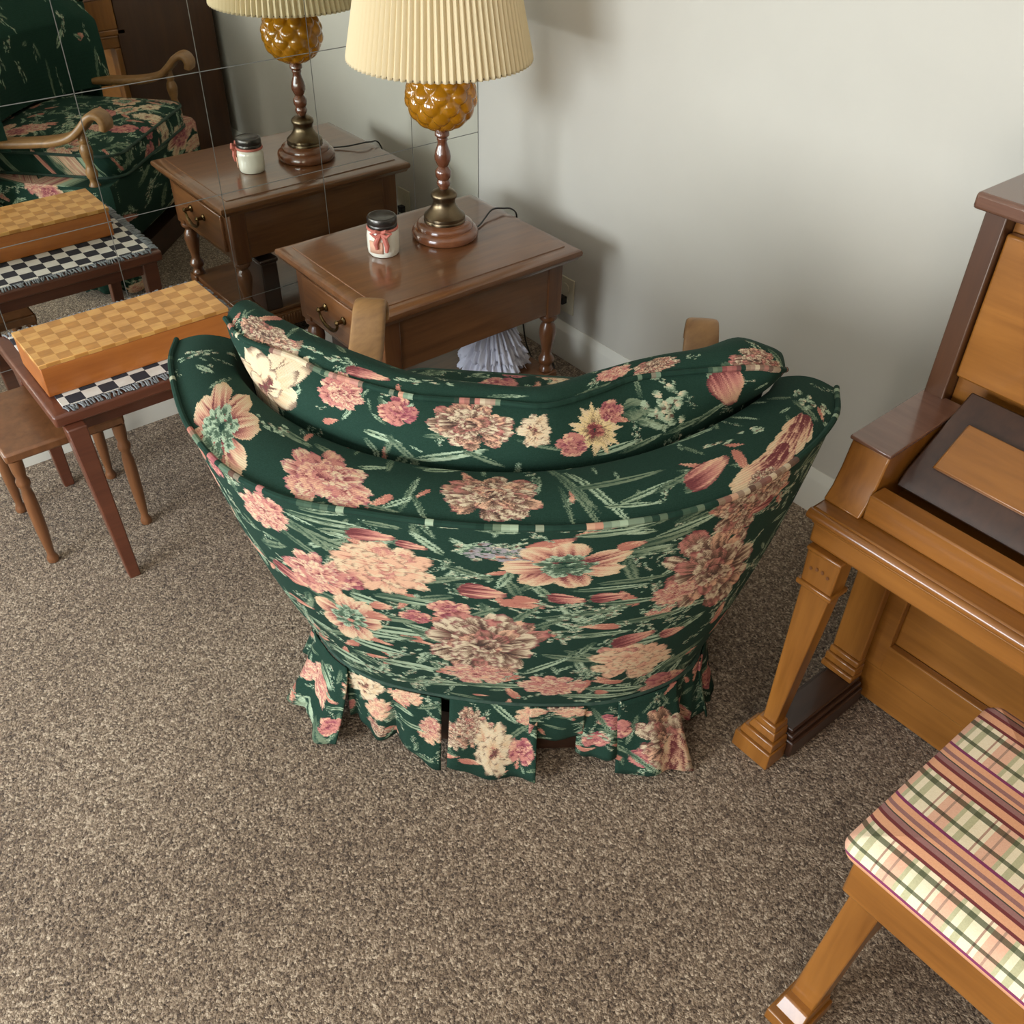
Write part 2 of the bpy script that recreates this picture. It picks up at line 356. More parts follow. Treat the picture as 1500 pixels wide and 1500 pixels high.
def cloths():
    out = {}
    for nm, W, H, ppm, seed, nf, sz in (('outer', 1.30, .58, 1150, 3, 620, .026), ('border', 1.36, .19, 1150, 5, 90, .017), ('cushion', 1.06, .36, 1150, 8, 150, .018), ('skirt', 2.4, .21, 900, 11, 420, .02), ('seat', .8, .8, 700, 21, 420, .028)):
        k = Cloth(W, H, ppm, seed); k.filler(nf, sz)
        if nm == 'outer': k.scatter(22, ['peony_brown', 'tulip', 'peony_pink', 'sprig', 'rose'], .025, .04)
        if nm == 'skirt': k.scatter(44, ['peony_brown', 'sprig', 'peony_peach', 'lily', 'rose', 'peony_pink'], .03, .05)
        if nm == 'seat': k.scatter(16, ['peony_brown', 'peony_peach', 'lily', 'sprig', 'peony_pink', 'anemone'], .05, .075); k.scatter(16, ['peony_peach', 'sprig', 'rose', 'leaf', 'lily'], .03, .06)
        for m in MOTIFS:
            if m[0] == nm: k.draw(m[1], m[2:4], m[4:6], m[6:8])
        out[nm] = k.weave()
    return out
# ---- Blender scene
import bpy, math, random
from mathutils import Vector, Matrix
random.seed(4); RS = np.random.RandomState(4)
scn = bpy.context.scene; COL = scn.collection
PI = math.pi

# ------------------------------------------------------------------ helpers
class MB:
    def __init__(s): s.v = []; s.f = []; s.uv = {}
    def add(s, v, f, uv=None):
        o = len(s.v); s.v += [tuple(map(float, p)) for p in v]
        for k, q in enumerate(f):
            if uv is not None: s.uv[len(s.f)] = [uv[i] for i in q]
            s.f.append(tuple(i+o for i in q))
        return s
    def box(s, x0, x1, y0, y1, z0, z1):
        x0, x1 = sorted((x0, x1)); y0, y1 = sorted((y0, y1)); z0, z1 = sorted((z0, z1))
        v = [(x, y, z) for z in (z0, z1) for y in (y0, y1) for x in (x0, x1)]
        return s.add(v, [(0, 2, 3, 1), (4, 5, 7, 6), (0, 1, 5, 4), (2, 6, 7, 3), (0, 4, 6, 2), (1, 3, 7, 5)])
    def hexa(s, b, t):
        """Solid between two quads (bottom b, top t), both counter-clockwise from above."""
        return s.add(list(b)+list(t), [(3, 2, 1, 0), (4, 5, 6, 7), (0, 1, 5, 4), (1, 2, 6, 5), (2, 3, 7, 6), (3, 0, 4, 7)])
    def rings(s, rs, cap0=True, cap1=True, uv=None):
        n = len(rs[0]); v = [p for r in rs for p in r]; f = []
        for i in range(len(rs)-1):
            for j in range(n): f.append((i*n+j, i*n+(j+1) % n, (i+1)*n+(j+1) % n, (i+1)*n+j))
        if cap0: f.append(tuple(range(n-1, -1, -1)))
        if cap1: f.append(tuple((len(rs)-1)*n+j for j in range(n)))
        return s.add(v, f)
    def lathe(s, prof, c=(0, 0, 0), n=40, mod=None):
        rs = []
        for r, z in prof:
            rs.append([(c[0]+max(r, 1e-4)*(mod(a, r, z) if mod else 1)*math.cos(a), c[1]+max(r, 1e-4)*(mod(a, r, z) if mod else 1)*math.sin(a), c[2]+z) for a in [2*PI*k/n for k in range(n)]])
        return s.rings(rs)
    def tube(s, path, r, n=8):
        P = [Vector(p) for p in path]; rs = []; up = None
        for i, p in enumerate(P):
            d = (P[min(i+1, len(P)-1)]-P[max(i-1, 0)]).normalized()
            if up is None: up = Vector((0, 0, 1)) if abs(d.z) < .9 else Vector((1, 0, 0))
            a = d.cross(up).normalized(); up = a.cross(d).normalized()
            rr = r(i/(len(P)-1)) if callable(r) else r
            rs.append([tuple(p+a*rr*math.cos(t)+up*rr*math.sin(t)) for t in [2*PI*k/n for k in range(n)]])
        return s.rings(rs)
    def grid(s, P, uv=None, flip=False):
        nu, nv = P.shape[:2]; f = []
        for i in range(nu-1):
            for j in range(nv-1):
                q = (i*nv+j, (i+1)*nv+j, (i+1)*nv+j+1, i*nv+j+1); f.append(q[::-1] if flip else q)
        return s.add(P.reshape(-1, 3).tolist(), f, None if uv is None else [tuple(q) for q in uv.reshape(-1, 2).tolist()])
ORG = {}
def obj(name, mb, mat, parent=None, bevel=0, seg=2, ang=40, label=None, solid=0, sub=0):
    me = bpy.data.meshes.new(name); o0 = ORG.get(parent.name, Vector()) if parent else Vector()
    me.from_pydata([tuple(Vector(v)-o0) for v in mb.v], [], mb.f); me.update()
    if mb.uv:
        L = me.uv_layers.new(name='UVMap').data; k = 0
        for p in me.polygons:
            q = mb.uv.get(p.index)
            for j, li in enumerate(p.loop_indices): L[li].uv = q[j] if q else (.5, .5)
    for m in (mat if isinstance(mat, (list, tuple)) else [mat]): me.materials.append(m)
    me.polygons.foreach_set('use_smooth', [True]*len(me.polygons)); me.set_sharp_from_angle(angle=math.radians(ang))
    o = bpy.data.objects.new(name, me); COL.objects.link(o)
    if parent: o.parent = parent; ORG[o.name] = o0
    else: ORG[o.name] = Vector()
    if bevel:
        b = o.modifiers.new('edge', 'BEVEL'); b.width = bevel; b.segments = seg; b.limit_method = 'ANGLE'; b.angle_limit = math.radians(35); b.harden_normals = False
    if solid:
        b = o.modifiers.new('thickness', 'SOLIDIFY'); b.thickness = solid; b.offset = 0
    if sub:
        b = o.modifiers.new('smooth', 'SUBSURF'); b.levels = sub; b.render_levels = sub
    if label: o['label'] = label
    return o
def thing(name, loc, label, cat, group=None):
    o = bpy.data.objects.new(name, None); COL.objects.link(o); o.location = loc; o.empty_display_size = .05
    ORG[o.name] = Vector(loc); o['label'] = label; o['category'] = cat
    if group: o['group'] = group
    return o
def tag(o, label, cat, kind=None):
    o['label'] = label; o['category'] = cat
    if kind: o['kind'] = kind
    return o
def struct(name, mb, mat, **k):
    o = obj(name, mb, mat, **k); o['kind'] = 'structure'; return o

# ------------------------------------------------------------------ materials
def lin(c): return tuple(((x/255.)/12.92 if x/255. <= .04045 else ((x/255.+.055)/1.055)**2.4) for x in c)+(1.,)
class NT:
    def __init__(s, name):
        s.m = bpy.data.materials.new(name); s.m.use_nodes = True; s.t = s.m.node_tree; s.t.nodes.clear()
        s.out = s.n('ShaderNodeOutputMaterial'); s.b = s.n('ShaderNodeBsdfPrincipled'); s.l(s.b.outputs[0], s.out.inputs[0])
    def n(s, t, **k):
        x = s.t.nodes.new(t)
        for a, v in k.items(): setattr(x, a, v)
        return x
    def l(s, a, b): s.t.links.new(a, b)
    def set(s, **k):
        for a, v in k.items(): s.b.inputs[a.replace('_', ' ')].default_value = v
        return s
    def coord(s, scale=(1, 1, 1), kind='Object', rot=(0, 0, 0)):
        c = s.n('ShaderNodeTexCoord'); m = s.n('ShaderNodeMapping'); m.inputs['Scale'].default_value = scale; m.inputs['Rotation'].default_value = rot
        s.l(c.outputs[kind], m.inputs[0]); return m.outputs[0]
    def noise(s, vec, sc, det=4, rough=.55, dist=0):
        x = s.n('ShaderNodeTexNoise'); x.inputs['Scale'].default_value = sc; x.inputs['Detail'].default_value = det; x.inputs['Roughness'].default_value = rough; x.inputs['Distortion'].default_value = dist
        s.l(vec, x.inputs['Vector']); return x.outputs['Fac']
    def ramp(s, fac, stops, interp='LINEAR'):
        r = s.n('ShaderNodeValToRGB'); r.color_ramp.interpolation = interp; e = r.color_ramp.elements
        while len(e) > 1: e.remove(e[0])
        e[0].position = stops[0][0]; e[0].color = stops[0][1]
        for p, c in stops[1:]: x = e.new(p); x.color = c
        s.l(fac, r.inputs[0]); return r.outputs[0]
    def mix(s, f, a, b, mode='MIX'):
        x = s.n('ShaderNodeMix', data_type='RGBA', blend_type=mode)
        for v, i in ((f, 0), (a, 6), (b, 7)):
            if hasattr(v, 'is_output'): s.l(v, x.inputs[i])
            else: x.inputs[i].default_value = v
        return x.outputs[2]
    def math(s, op, a, b=0.):
        x = s.n('ShaderNodeMath', operation=op)
        for v, i in ((a, 0), (b, 1)):
            if hasattr(v, 'is_output'): s.l(v, x.inputs[i])
            else: x.inputs[i].default_value = v
        return x.outputs[0]
    def bump(s, h, st=.3, d=.002):
        x = s.n('ShaderNodeBump'); x.inputs['Strength'].default_value = st; x.inputs['Distance'].default_value = d
        s.l(h, x.inputs['Height']); s.l(x.outputs[0], s.b.inputs['Normal'])
    def col(s, c): s.l(c, s.b.inputs['Base Color'])
def plain(name, c, rough=.5, metal=0., nz=.06, sc=8., bump=0, **k):
    m = NT(name); v = m.coord(); c = lin(c); f = m.noise(v, sc, 3)
    m.col(m.ramp(f, [(.3, tuple(x*(1-nz) for x in c[:3])+(1,)), (.7, tuple(min(1, x*(1+nz)) for x in c[:3])+(1,))]))
    m.set(Roughness=rough, Metallic=metal, **k)
    if bump: m.bump(m.noise(v, sc*12, 2), bump, .001)
    return m.m
def wood(name, cd, cl, axis='x', rough=.35, coat=.25, fine=1., bump=.04):
    m = NT(name); st = {'x': (1.2, 14, 14), 'y': (14, 1.2, 14), 'z': (14, 14, 1.2)}[axis]
    v = m.coord(st); f1 = m.noise(v, 2.2*fine, 5, .6, .6); f2 = m.noise(v, 9*fine, 3, .6); v3 = m.coord((1, 1, 1)); f3 = m.noise(v3, 3, 2)
    g = m.math('ADD', m.math('MULTIPLY', f1, .6), m.math('ADD', m.math('MULTIPLY', f2, .25), m.math('MULTIPLY', f3, .25)))
    a, b = lin(cd), lin(cl); mid = tuple((p+q)/2 for p, q in zip(a, b))
    m.col(m.ramp(g, [(.38, a), (.55, mid), (.72, b)])); m.set(Roughness=rough, Coat_Weight=coat, Coat_Roughness=.10)
    m.bump(f2, bump, .001); return m.m
def cloth_mat(name, arr):
    """Woven floral tapestry: the flower grid computed above, laid on by the cloth's own weave coordinates."""
    H, W = arr.shape[:2]; im = bpy.data.images.new(name+' weave', W, H)
    px = np.ones((H, W, 4), 'f'); px[..., :3] = arr; im.pixels.foreach_set(px.ravel()); im.update(); im.pack()
    m = NT(name); t = m.n('ShaderNodeTexImage', image=im, extension='EXTEND', interpolation='Linear')
    uv = m.n('ShaderNodeTexCoord'); m.l(uv.outputs['UV'], t.inputs[0])
    v = m.coord(); n = m.noise(v, 900, 2)
    m.col(t.outputs[0]); m.set(Roughness=.9, Specular_IOR_Level=.2)
    bw = m.n('ShaderNodeRGBToBW'); m.l(t.outputs[0], bw.inputs[0])
    m.bump(m.math('ADD', m.math('MULTIPLY', bw.outputs[0], .8), m.math('MULTIPLY', n, .5)), .35, .0015); return m.m

CL = cloths()
M_OUT, M_BOR, M_CUS, M_SKI, M_SEA = [cloth_mat('tapestry '+k, CL[k]) for k in ('outer', 'border', 'cushion', 'skirt', 'seat')]
W_TAB_X = wood('brown table wood, grain along x', (88, 52, 28), (126, 82, 48), 'x', .28, .8)
W_TAB_Y = wood('brown table wood, grain along y', (98, 58, 31), (138, 90, 52), 'y', .3, .5)
W_TAB_Z = wood('brown table wood, grain upright', (84, 48, 27), (118, 75, 43), 'z', .3, .4)
W_DARK = wood('dark wood and shaded rail', (42, 24, 16), (66, 40, 26), 'x', .4, .3)  # own colour of dark parts; on the near toe rail it paints shade
W_PIA_Z = wood('honey piano wood, grain upright', (112, 66, 20), (152, 98, 40), 'z', .3, .4, .6)
W_PIA_Y = wood('honey piano wood, grain level', (114, 68, 22), (154, 99, 41), 'y', .3, .4, .6)
W_PIA_X = wood('honey piano wood, grain inward', (112, 66, 20), (150, 96, 38), 'x', .3, .4, .6)
W_PTOP = wood('brown polished piano top', (92, 62, 48), (116, 82, 66), 'y', .22, .6)
W_ARM = wood('tan arm wood', (116, 80, 42), (156, 114, 66), 'x', .45, .1, .8)
W_RED = wood('red brown table wood', (82, 42, 28), (108, 60, 40), 'x', .35, .3)
W_ORA = wood('orange oak', (150, 82, 30), (186, 112, 50), 'x', .4, .2, .7)
W_LEG = wood('turned brown leg wood', (96, 58, 32), (130, 84, 50), 'z', .35, .3)
M_BRASS = plain('aged brass', (112, 97, 76), .33, 1., .25, 20)
M_PULL = plain('dark aged brass', (96, 78, 50), .3, 1., .25, 60)
M_WALL = plain('warm white wall paint', (197, 191, 179), .7, 0, .02, 4, .05)
M_TRIM = plain('white gloss trim paint', (218, 214, 202), .4, 0, .02, 4)
M_CEIL = plain('ceiling paint', (235, 232, 225), .9)
M_PLATE = plain('beige plastic', (196, 186, 160), .4)
M_BLACK = plain('black rubber', (24, 20, 18), .45)
M_LACE = plain('white lace', (214, 212, 222), .8, 0, .04, 60, .3)
M_LID = plain('dark lid metal', (78, 74, 70), .3, .8, .15, 30)
M_WAX = plain('ivory wax in glass', (232, 226, 208), .18, 0, .02, 8, 0, Coat_Weight=.6)
M_LABEL = plain('peach paper label', (222, 172, 142), .7)
M_BOW = plain('salmon ribbon', (196, 112, 96), .65, 0, .15, 60)
M_SEAM = plain('pale ground mirror edge', (122, 122, 116), .35, 0, .1, 30)
def amber():
    m = NT('amber glass'); m.set(Base_Color=lin((196, 132, 20)), Roughness=.12, IOR=1.45, Transmission_Weight=.5, Coat_Weight=.6); return m.m
M_AMBER = amber()
def shade_mat():
    m = NT('pleated cream shade cloth'); c = lin((240, 222, 182)); m.set(Base_Color=c, Roughness=.8)
    t = m.n('ShaderNodeBsdfTranslucent'); t.inputs[0].default_value = c; x = m.n('ShaderNodeMixShader'); x.inputs[0].default_value = .3
    m.l(m.b.outputs[0], x.inputs[1]); m.l(t.outputs[0], x.inputs[2]); m.l(x.outputs[0], m.out.inputs[0]); return m.m
M_SHADE = shade_mat()
def mirror_mat():
    m = NT('silvered mirror glass'); m.set(Base_Color=(.80, .81, .75, 1), Metallic=1., Roughness=.012); return m.m
M_MIRROR = mirror_mat()
M_PIPE = plain('dark green piping cloth', (40, 62, 50), .85, 0, .3, 60)
def carpet():
    m = NT('brown grey cut pile carpet'); v = m.coord()
    f1 = m.noise(v, 190, 2, .6); f2 = m.noise(v, 60, 3, .6); f3 = m.noise(v, 2.4, 3, .5)
    w = m.n('ShaderNodeTexVoronoi'); w.inputs['Scale'].default_value = 250
    wp = m.n('ShaderNodeVectorMath', operation='ADD'); nc = m.n('ShaderNodeTexNoise'); nc.inputs['Scale'].default_value = 300; m.l(v, nc.inputs['Vector']); sc = m.n('ShaderNodeVectorMath', operation='SCALE'); sc.inputs[3].default_value = .006; m.l(nc.outputs['Color'], sc.inputs[0]); m.l(v, wp.inputs[0]); m.l(sc.outputs[0], wp.inputs[1]); m.l(wp.outputs[0], w.inputs['Vector'])
    vb = m.n('ShaderNodeRGBToBW'); m.l(w.outputs['Color'], vb.inputs[0])
    g = m.math('ADD', m.math('MULTIPLY', f1, .34), m.math('ADD', m.math('MULTIPLY', f2, .22), m.math('ADD', m.math('MULTIPLY', f3, .16), m.math('MULTIPLY', vb.outputs[0], .32))))
    m.col(m.ramp(g, [(.35, lin((58, 43, 32))), (.47, lin((108, 89, 71))), (.565, lin((142, 121, 99))), (.68, lin((192, 172, 148)))]))
    m.set(Roughness=.95, Sheen_Weight=.1)
    m.bump(m.math('ADD', m.math('MULTIPLY', f1, .9), m.math('MULTIPLY', w.outputs['Distance'], -.5)), .8, .006); return m.m
M_CARPET = carpet()
def checker(name, sc, c1, c2, rough=.7, rot=0.):
    m = NT(name); v = m.coord(rot=(0, 0, rot)); k = m.n('ShaderNodeTexChecker'); k.inputs['Scale'].default_value = sc
    k.inputs[1].default_value = lin(c1); k.inputs[2].default_value = lin(c2); m.l(v, k.inputs[0])
    n = m.noise(v, 40, 3); m.col(m.mix(.25, k.outputs[0], n, 'OVERLAY')); m.set(Roughness=rough); return m.m
M_RUN = checker('black and white checked runner', 28, (38, 36, 44), (206, 198, 188), .9)
M_FRINGE = plain('grey fringe yarn', (120, 122, 124), .9, 0, .35, 90)
def parquet():
    m = NT('honey parquet squares'); v = m.coord(); k = m.n('ShaderNodeTexChecker'); k.inputs['Scale'].default_value = 34; m.l(v, k.inputs[0])
    k.inputs[1].default_value = lin((178, 122, 58)); k.inputs[2].default_value = lin((206, 152, 84))
    n = m.noise(m.coord((4, 30, 4)), 4, 4); n2 = m.noise(v, 14, 2)
    m.col(m.mix(.35, m.mix(.3, k.outputs[0], n, 'OVERLAY'), n2, 'OVERLAY')); m.set(Roughness=.35, Coat_Weight=.2); return m.m
M_PARQ = parquet()
def plaid():
    m = NT('plaid bench cloth'); c = m.n('ShaderNodeTexCoord'); s = m.n('ShaderNodeSeparateXYZ'); m.l(c.outputs['Object'], s.inputs[0])
    C = lin; cream = C((232, 218, 190)); sage = C((112, 112, 88)); pch = C((216, 156, 118)); burg = C((108, 44, 44)); mag = C((122, 46, 84)); mauve = C((146, 102, 96)); dk = C((66, 60, 50)); wh = C((250, 246, 238)); gr = C((186, 192, 166)); pink = C((238, 186, 176)); mv2 = C((176, 134, 128))
    w = m.math('ADD', s.outputs[0], m.math('MAXIMUM', m.math('SUBTRACT', s.outputs[2], .449), 0.))      # runs up the front face and over the top
    su = m.math('FRACT', m.math('DIVIDE', m.math('ADD', w, .001), .130))
    st = [(0, pch), (.010, mag), (.015, cream), (.032, sage), (.039, cream), (.066, sage), (.075, cream), (.083, burg), (.0885, pch), (.1015, burg), (.107, mauve), (.115, dk), (.117, pch), (.123, mauve)]
    A = m.ramp(su, [(p/.130, q) for p, q in st], 'CONSTANT')
    sv = m.math('FRACT', m.math('DIVIDE', m.math('ADD', s.outputs[1], 5.), .066))
    B = m.ramp(sv, [(0, wh), (.17, gr), (.30, wh), (.42, gr), (.50, pink), (.66, mv2), (.70, pink), (.84, wh), (.92, mv2), (.96, wh)], 'CONSTANT')
    band = m.ramp(su, [(0, (0, 0, 0, 1)), (.015/.13, (1, 1, 1, 1)), (.083/.13, (0, 0, 0, 1))], 'CONSTANT')
    x = m.mix(m.math('MULTIPLY', band, .85), A, B, 'MULTIPLY'); n = m.noise(m.coord(), 500, 2)
    m.col(m.mix(.2, x, n, 'OVERLAY')); m.set(Roughness=.85); m.bump(n, .3, .001); return m.m
M_PLAID = plaid()
M_CURT = plain('window frame paint', (230, 228, 222), .5)

# ------------------------------------------------------------------ the room (corner at the origin; mirror wall y=0, pale wall x=0)
XW, YS, HC = -4.0, -5.0, 2.44
struct('floor', MB().box(XW-.1, .1, YS-.1, .1, -.05, 0), M_CARPET)
struct('ceiling', MB().box(XW-.1, .1, YS-.1, .1, HC, HC+.05), M_CEIL)
struct('wall_left', MB().box(XW-.1, .1, 0.0, .12, 0, HC), M_WALL)
struct('wall_right', MB().box(0, .12, YS, 0.12, 0, HC), M_WALL)
def base_prof(h=.121): return [(0, 0), (.014, 0), (.014, h-.026), (.012, h-.023), (.0035, h-.001), (.003, h), (0, h)]
def baseboard(name, p0, p1, nrm):
    rs = [[(p[0]+nrm[0]*d, p[1]+nrm[1]*d, z) for d, z in base_prof()] for p in (p0, p1)]
    struct(name, MB().rings(rs), M_TRIM)
baseboard('baseboard_left', (XW, -.0005), (0, -.0005), (0, -1)); baseboard('baseboard_right', (-.0005, 0), (-.0005, YS), (-1, 0))
# the window that lights the room, in the wall away to the left
WY0, WY1, WZ0, WZ1 = -1.98, -.30, .62, 1.72
VY0, VY1, VZ0, VZ1 = -4.35, -2.95, .62, 1.95  # second opening, unseen, added to let in fill light
b = MB()
for y0, y1 in ((YS, VY0), (VY1, WY0), (WY1, 0)): b.box(XW-.12, XW, y0, y1, 0, HC)
for y0, y1, z0, z1 in ((WY0, WY1, WZ0, WZ1), (VY0, VY1, VZ0, VZ1)): b.box(XW-.12, XW, y0, y1, 0, z0); b.box(XW-.12, XW, y0, y1, z1, HC)
struct('wall_front', b, M_WALL); struct('wall_rear', MB().box(XW-.12, .12, YS-.12, YS, 0, HC), M_WALL)
for k, (y0, y1, z0, z1) in enumerate(((WY0, WY1, WZ0, WZ1), (VY0, VY1, VZ0, VZ1))):
    b = MB()
    for y in (y0, y1-.05, (y0+y1)/2-.02): b.box(XW-.08, XW-.03, y, y+.05, z0, z1)
    for z in (z0, z1-.05): b.box(XW-.08, XW-.03, y0, y1, z, z+.05)
    struct('window_%d' % (k+1), b, M_CURT, bevel=.004)  # the second frame only dresses the added fill opening

# ------------------------------------------------------------------ mirror tiles on the left wall
TILE, CUT, ZS = .305, .246, .5862
xs = [-.002, -CUT]+[-CUT-TILE*i for i in range(1, 9)]; zs = [.123, ZS-TILE]+[ZS+TILE*i for i in range(0, 6)]
t = thing('tiled_mirror', (-1.2, -.004, 1.2), 'mirror of square tiles covering the left wall above the baseboard', 'mirror')
b = MB(); g = MB()
for i in range(len(xs)-1):
    for j in range(len(zs)-1):
        x1, x0, z0, z1 = xs[i], xs[i+1], zs[j], zs[j+1]; e = .0011
        b.add([(x0+e, -.006, z0+e), (x1-e, -.006, z0+e), (x1-e, -.006, z1-e), (x0+e, -.006, z1-e)], [(0, 1, 2, 3)])
for x in xs: g.box(x-.0011, x+.0011, -.0056, -.0005, zs[0], zs[-1])
for z in zs: g.box(xs[-1], xs[0], -.0056, -.0005, z-.0011, z+.0011)
g.box(xs[-1], xs[0], -.004, -.0005, zs[0], zs[-1])
obj('mirror_tiles', b, M_MIRROR, t); obj('seam', g, M_SEAM, t, label='pale ground edges between the mirror tiles')

# ------------------------------------------------------------------ end table
ex0, ex1, ey0, ey1 = -.804, -.152, -.666, -.165
ET = thing('end_table', ((ex0+ex1)/2, (ey0+ey1)/2, 0), 'brown wooden end table with drawer and turned legs in the corner by the mirror', 'end table')
def rect(i, z): return [(ex0+i, ey0+i, z), (ex1-i, ey0+i, z), (ex1-i, ey1-i, z), (ex0+i, ey1-i, z)]
obj('tabletop', MB().rings([rect(i, z) for i, z in [(.02, .449), (.010, .450), (.007, .457), (.001, .463), (0, .470), (.002, .476), (.010, .480), (.022, .4828), (.034, .4838), (.0352, .4838), (.0362, .4863), (.040, .4865)]]), W_TAB_X, ET, ang=30)
b = MB(); ax0, ax1, ay0, ay1 = ex0+.036, ex1-.036, ey0+.036, ey1-.036
b.box(ax0+.05, ax1-.045, ay0+.004, ay0+.02, .295, .4495); b.box(ax0+.05, ax1-.045, ay1-.02, ay1-.004, .295, .4495); b.box(ax1-.02, ax1-.004, ay0+.045, ay1-.045, .295, .4495)
b.box(ax0+.004, ax0+.02, ay0+.045, ay1-.045, .43, .4495); b.box(ax0+.004, ax0+.02, ay0+.045, ay1-.045, .288, .31); b.box(ax0+.03, ax1-.02, ay0+.02, ay1-.02, .29, .30)
obj('apron', b, W_TAB_X, ET, bevel=.002)
LEGP = [(.020, .0), (.021, .006), (.016, .014), (.0145, .022), (.022, .030), (.0235, .040), (.018, .050), (.014, .058), (.0155, .075), (.021, .102), (.0245, .125), (.022, .145), (.016, .156), (.0145, .162), (.025, .168), (.0265, .176), (.024, .184)]
for lx in (ax0+.025, ax1-.025):
    for ly in (ay0+.025, ay1-.025):
        b = MB(); b.box(lx-.025, lx+.025, ly-.025, ly+.025, .285, .4495)
        b.lathe(LEGP, (lx, ly, .102), 28); b.box(lx-.024, lx+.024, ly-.024, ly+.024, .036, .1025); b.lathe([(.017, 0), (.024, .008), (.026, .02), (.02, .03), (.017, .037)], (lx, ly, 0), 24)
        obj('leg', b, W_TAB_Z, ET, bevel=.003)
b = MB(); b.box(ax0+.01, ax1-.01, ay0+.01, ay1-.01, .088, .102); obj('shelf', b, W_TAB_X, ET, bevel=.003)
b = MB()
for y0, y1 in ((ay0-.002, ay0+.02), (ay1-.02, ay1+.002)):
    b.box(ax0+.05, ax1-.05, y0, y1, .04, .0875)
    s0 = -1 if y0 < -.5 else 1
    for k in range(46):
        x = ax0+.06+k*(ax1-ax0-.12)/45; yy = y0 if s0 < 0 else y1; b.box(x-.0028, x+.0028, yy-.002, yy+.002, .046, .080)
for x0, x1 in ((ax0-.002, ax0+.02), (ax1-.02, ax1+.002)): b.box(x0, x1, ay0+.05, ay1-.05, .04, .0875); b.box(x0-.005, x1+.005, ay0+.05, ay1-.05, .036, .048)
obj('base_rail', b, W_TAB_Y, ET, bevel=.002)
b = MB(); b.box(ax0-.010, ax0+.004, ay0+.047, ay1-.047, .312, .428); b.box(ax0+.004, ax0+.30, ay0+.06, ay1-.06, .318, .42)
dr = obj('drawer', b, W_TAB_Y, ET, bevel=.004)
b = MB(); hy, hz, hx = (ay0+ay1)/2, .383, ax0-.011
for s in (-1, 1): b.lathe([(.011, 0), (.011, .003), (.006, .006), (.0055, .018), (.008, .022), (.004, .027)], (0, 0, 0), 16); b.v[-6*16:] = [(hx-p[2], hy+s*.045+p[0], hz+p[1]) for p in b.v[-6*16:]]
b.tube([(hx-.02, hy+.045*math.cos(a)*1.0, hz-.034*math.sin(a)**.8) for a in np.linspace(0, PI, 17)], lambda q: .0032+.0022*math.sin(PI*q), 8)
obj('handle', b, M_PULL, dr, label='brass bail pull')

# ------------------------------------------------------------------ things on and under the end table
TL = (-.402, -.382, .487)
LA = thing('table_lamp', TL, 'table lamp with amber glass globe and pleated cream shade on the end table', 'lamp')
obj('base', MB().lathe([(.070, 0), (.087, .001), (.0895, .005), (.0905, .013), (.088, .021), (.080, .0265), (.0765, .028), (.0765, .032), (.0735, .038), (.066, .042), (.05, .0435)], TL, 56), wood('lamp base wood', (96, 54, 32), (134, 82, 52), 'x', .22, .7), LA)
obj('brass_collar', MB().lathe([(.052, .041), (.0555, .043), (.056, .047), (.0545, .050), (.0555, .054), (.0545, .059), (.048, .064), (.0385, .074), (.032, .085), (.0295, .094), (.0305, .103), (.0345, .108), (.0352, .114), (.032, .119), (.023, .125), (.012, .130)], TL, 56, lambda a, r, z: 1+(.012*math.cos(16*a) if .118 < z < .127 else 0)), M_BRASS, LA)
obj('stem', MB().lathe([(.012, .124), (.0135, .132), (.017, .138), (.0185, .144), (.016, .150), (.015, .153), (.0195, .160), (.021, .168), (.0205, .176), (.016, .183), (.0125, .187), (.016, .193), (.021, .204), (.0215, .214), (.019, .226), (.014, .240), (.012, .250), (.0145, .256), (.0135, .260), (.019, .266), (.0185, .274), (.012, .282)], TL, 32), wood('lamp stem wood', (88, 48, 30), (120, 70, 46), 'z', .22, .7), LA)
def globe():
    nu, nv = 168, 96; R = .081; P = np.zeros((nu+1, nv+1, 3)); rows = 8; per = 10
    for i in range(nu+1):
        for j in range(nv+1):
            th = 2*PI*i/nu; ph = j/nv; best = 0
            for rr in range(rows+1):
                cz = (rr+.5)/rows; off = (rr % 2)*.5
                k = (th/(2*PI)*per-off) % 1-.5; dz = (ph-cz)*rows
                rad = math.hypot(k*2.0, (dz-.15)/1.05) if dz > .15 else math.hypot(k*2.0, (dz-.15)/.85)
                if rad < 1: best = max(best, (1-rad**2.6)*(1.05-.4*max(dz, -1)))
            a = PI*(.045+.91*ph); r = R*math.sin(a)**.93*(1+.13*best); z = -R*math.cos(a)*(1+.03*best)
            P[i, j] = (TL[0]+r*math.cos(th), TL[1]+r*math.sin(th), TL[2]+.362+z)
    return P
P = globe(); b = MB().grid(P); nv1 = P.shape[1]; n1 = P.shape[0]
b.f.append(tuple(i*nv1 for i in range(n1-2, -1, -1))); b.f.append(tuple(i*nv1+nv1-1 for i in range(n1-1)))
obj('globe', b, M_AMBER, LA, ang=80)
obj('socket', MB().lathe([(.03, .440), (.034, .448), (.018, .455), (.018, .50), (.012, .51)], TL, 24), M_BRASS, LA)
NP = 84; n = NP*6
def pleat(a, r, z):
    q = (a*NP/(2*PI)) % 1; return 1+.042*(1-abs(2*q-1))**.75-.03
sp = [(.2235, .449), (.223, .456), (.203, .546), (.177, .67), (.150, .80)]
rs = []
for r, z in sp: rs.append([(TL[0]+r*pleat(a, r, z)*math.cos(a), TL[1]+r*pleat(a, r, z)*math.sin(a), TL[2]+z) for a in [2*PI*k/n for k in range(n)]])
obj('lamp_shade', MB().rings(rs, False, False), M_SHADE, LA, ang=25, solid=.0012)
b = MB()
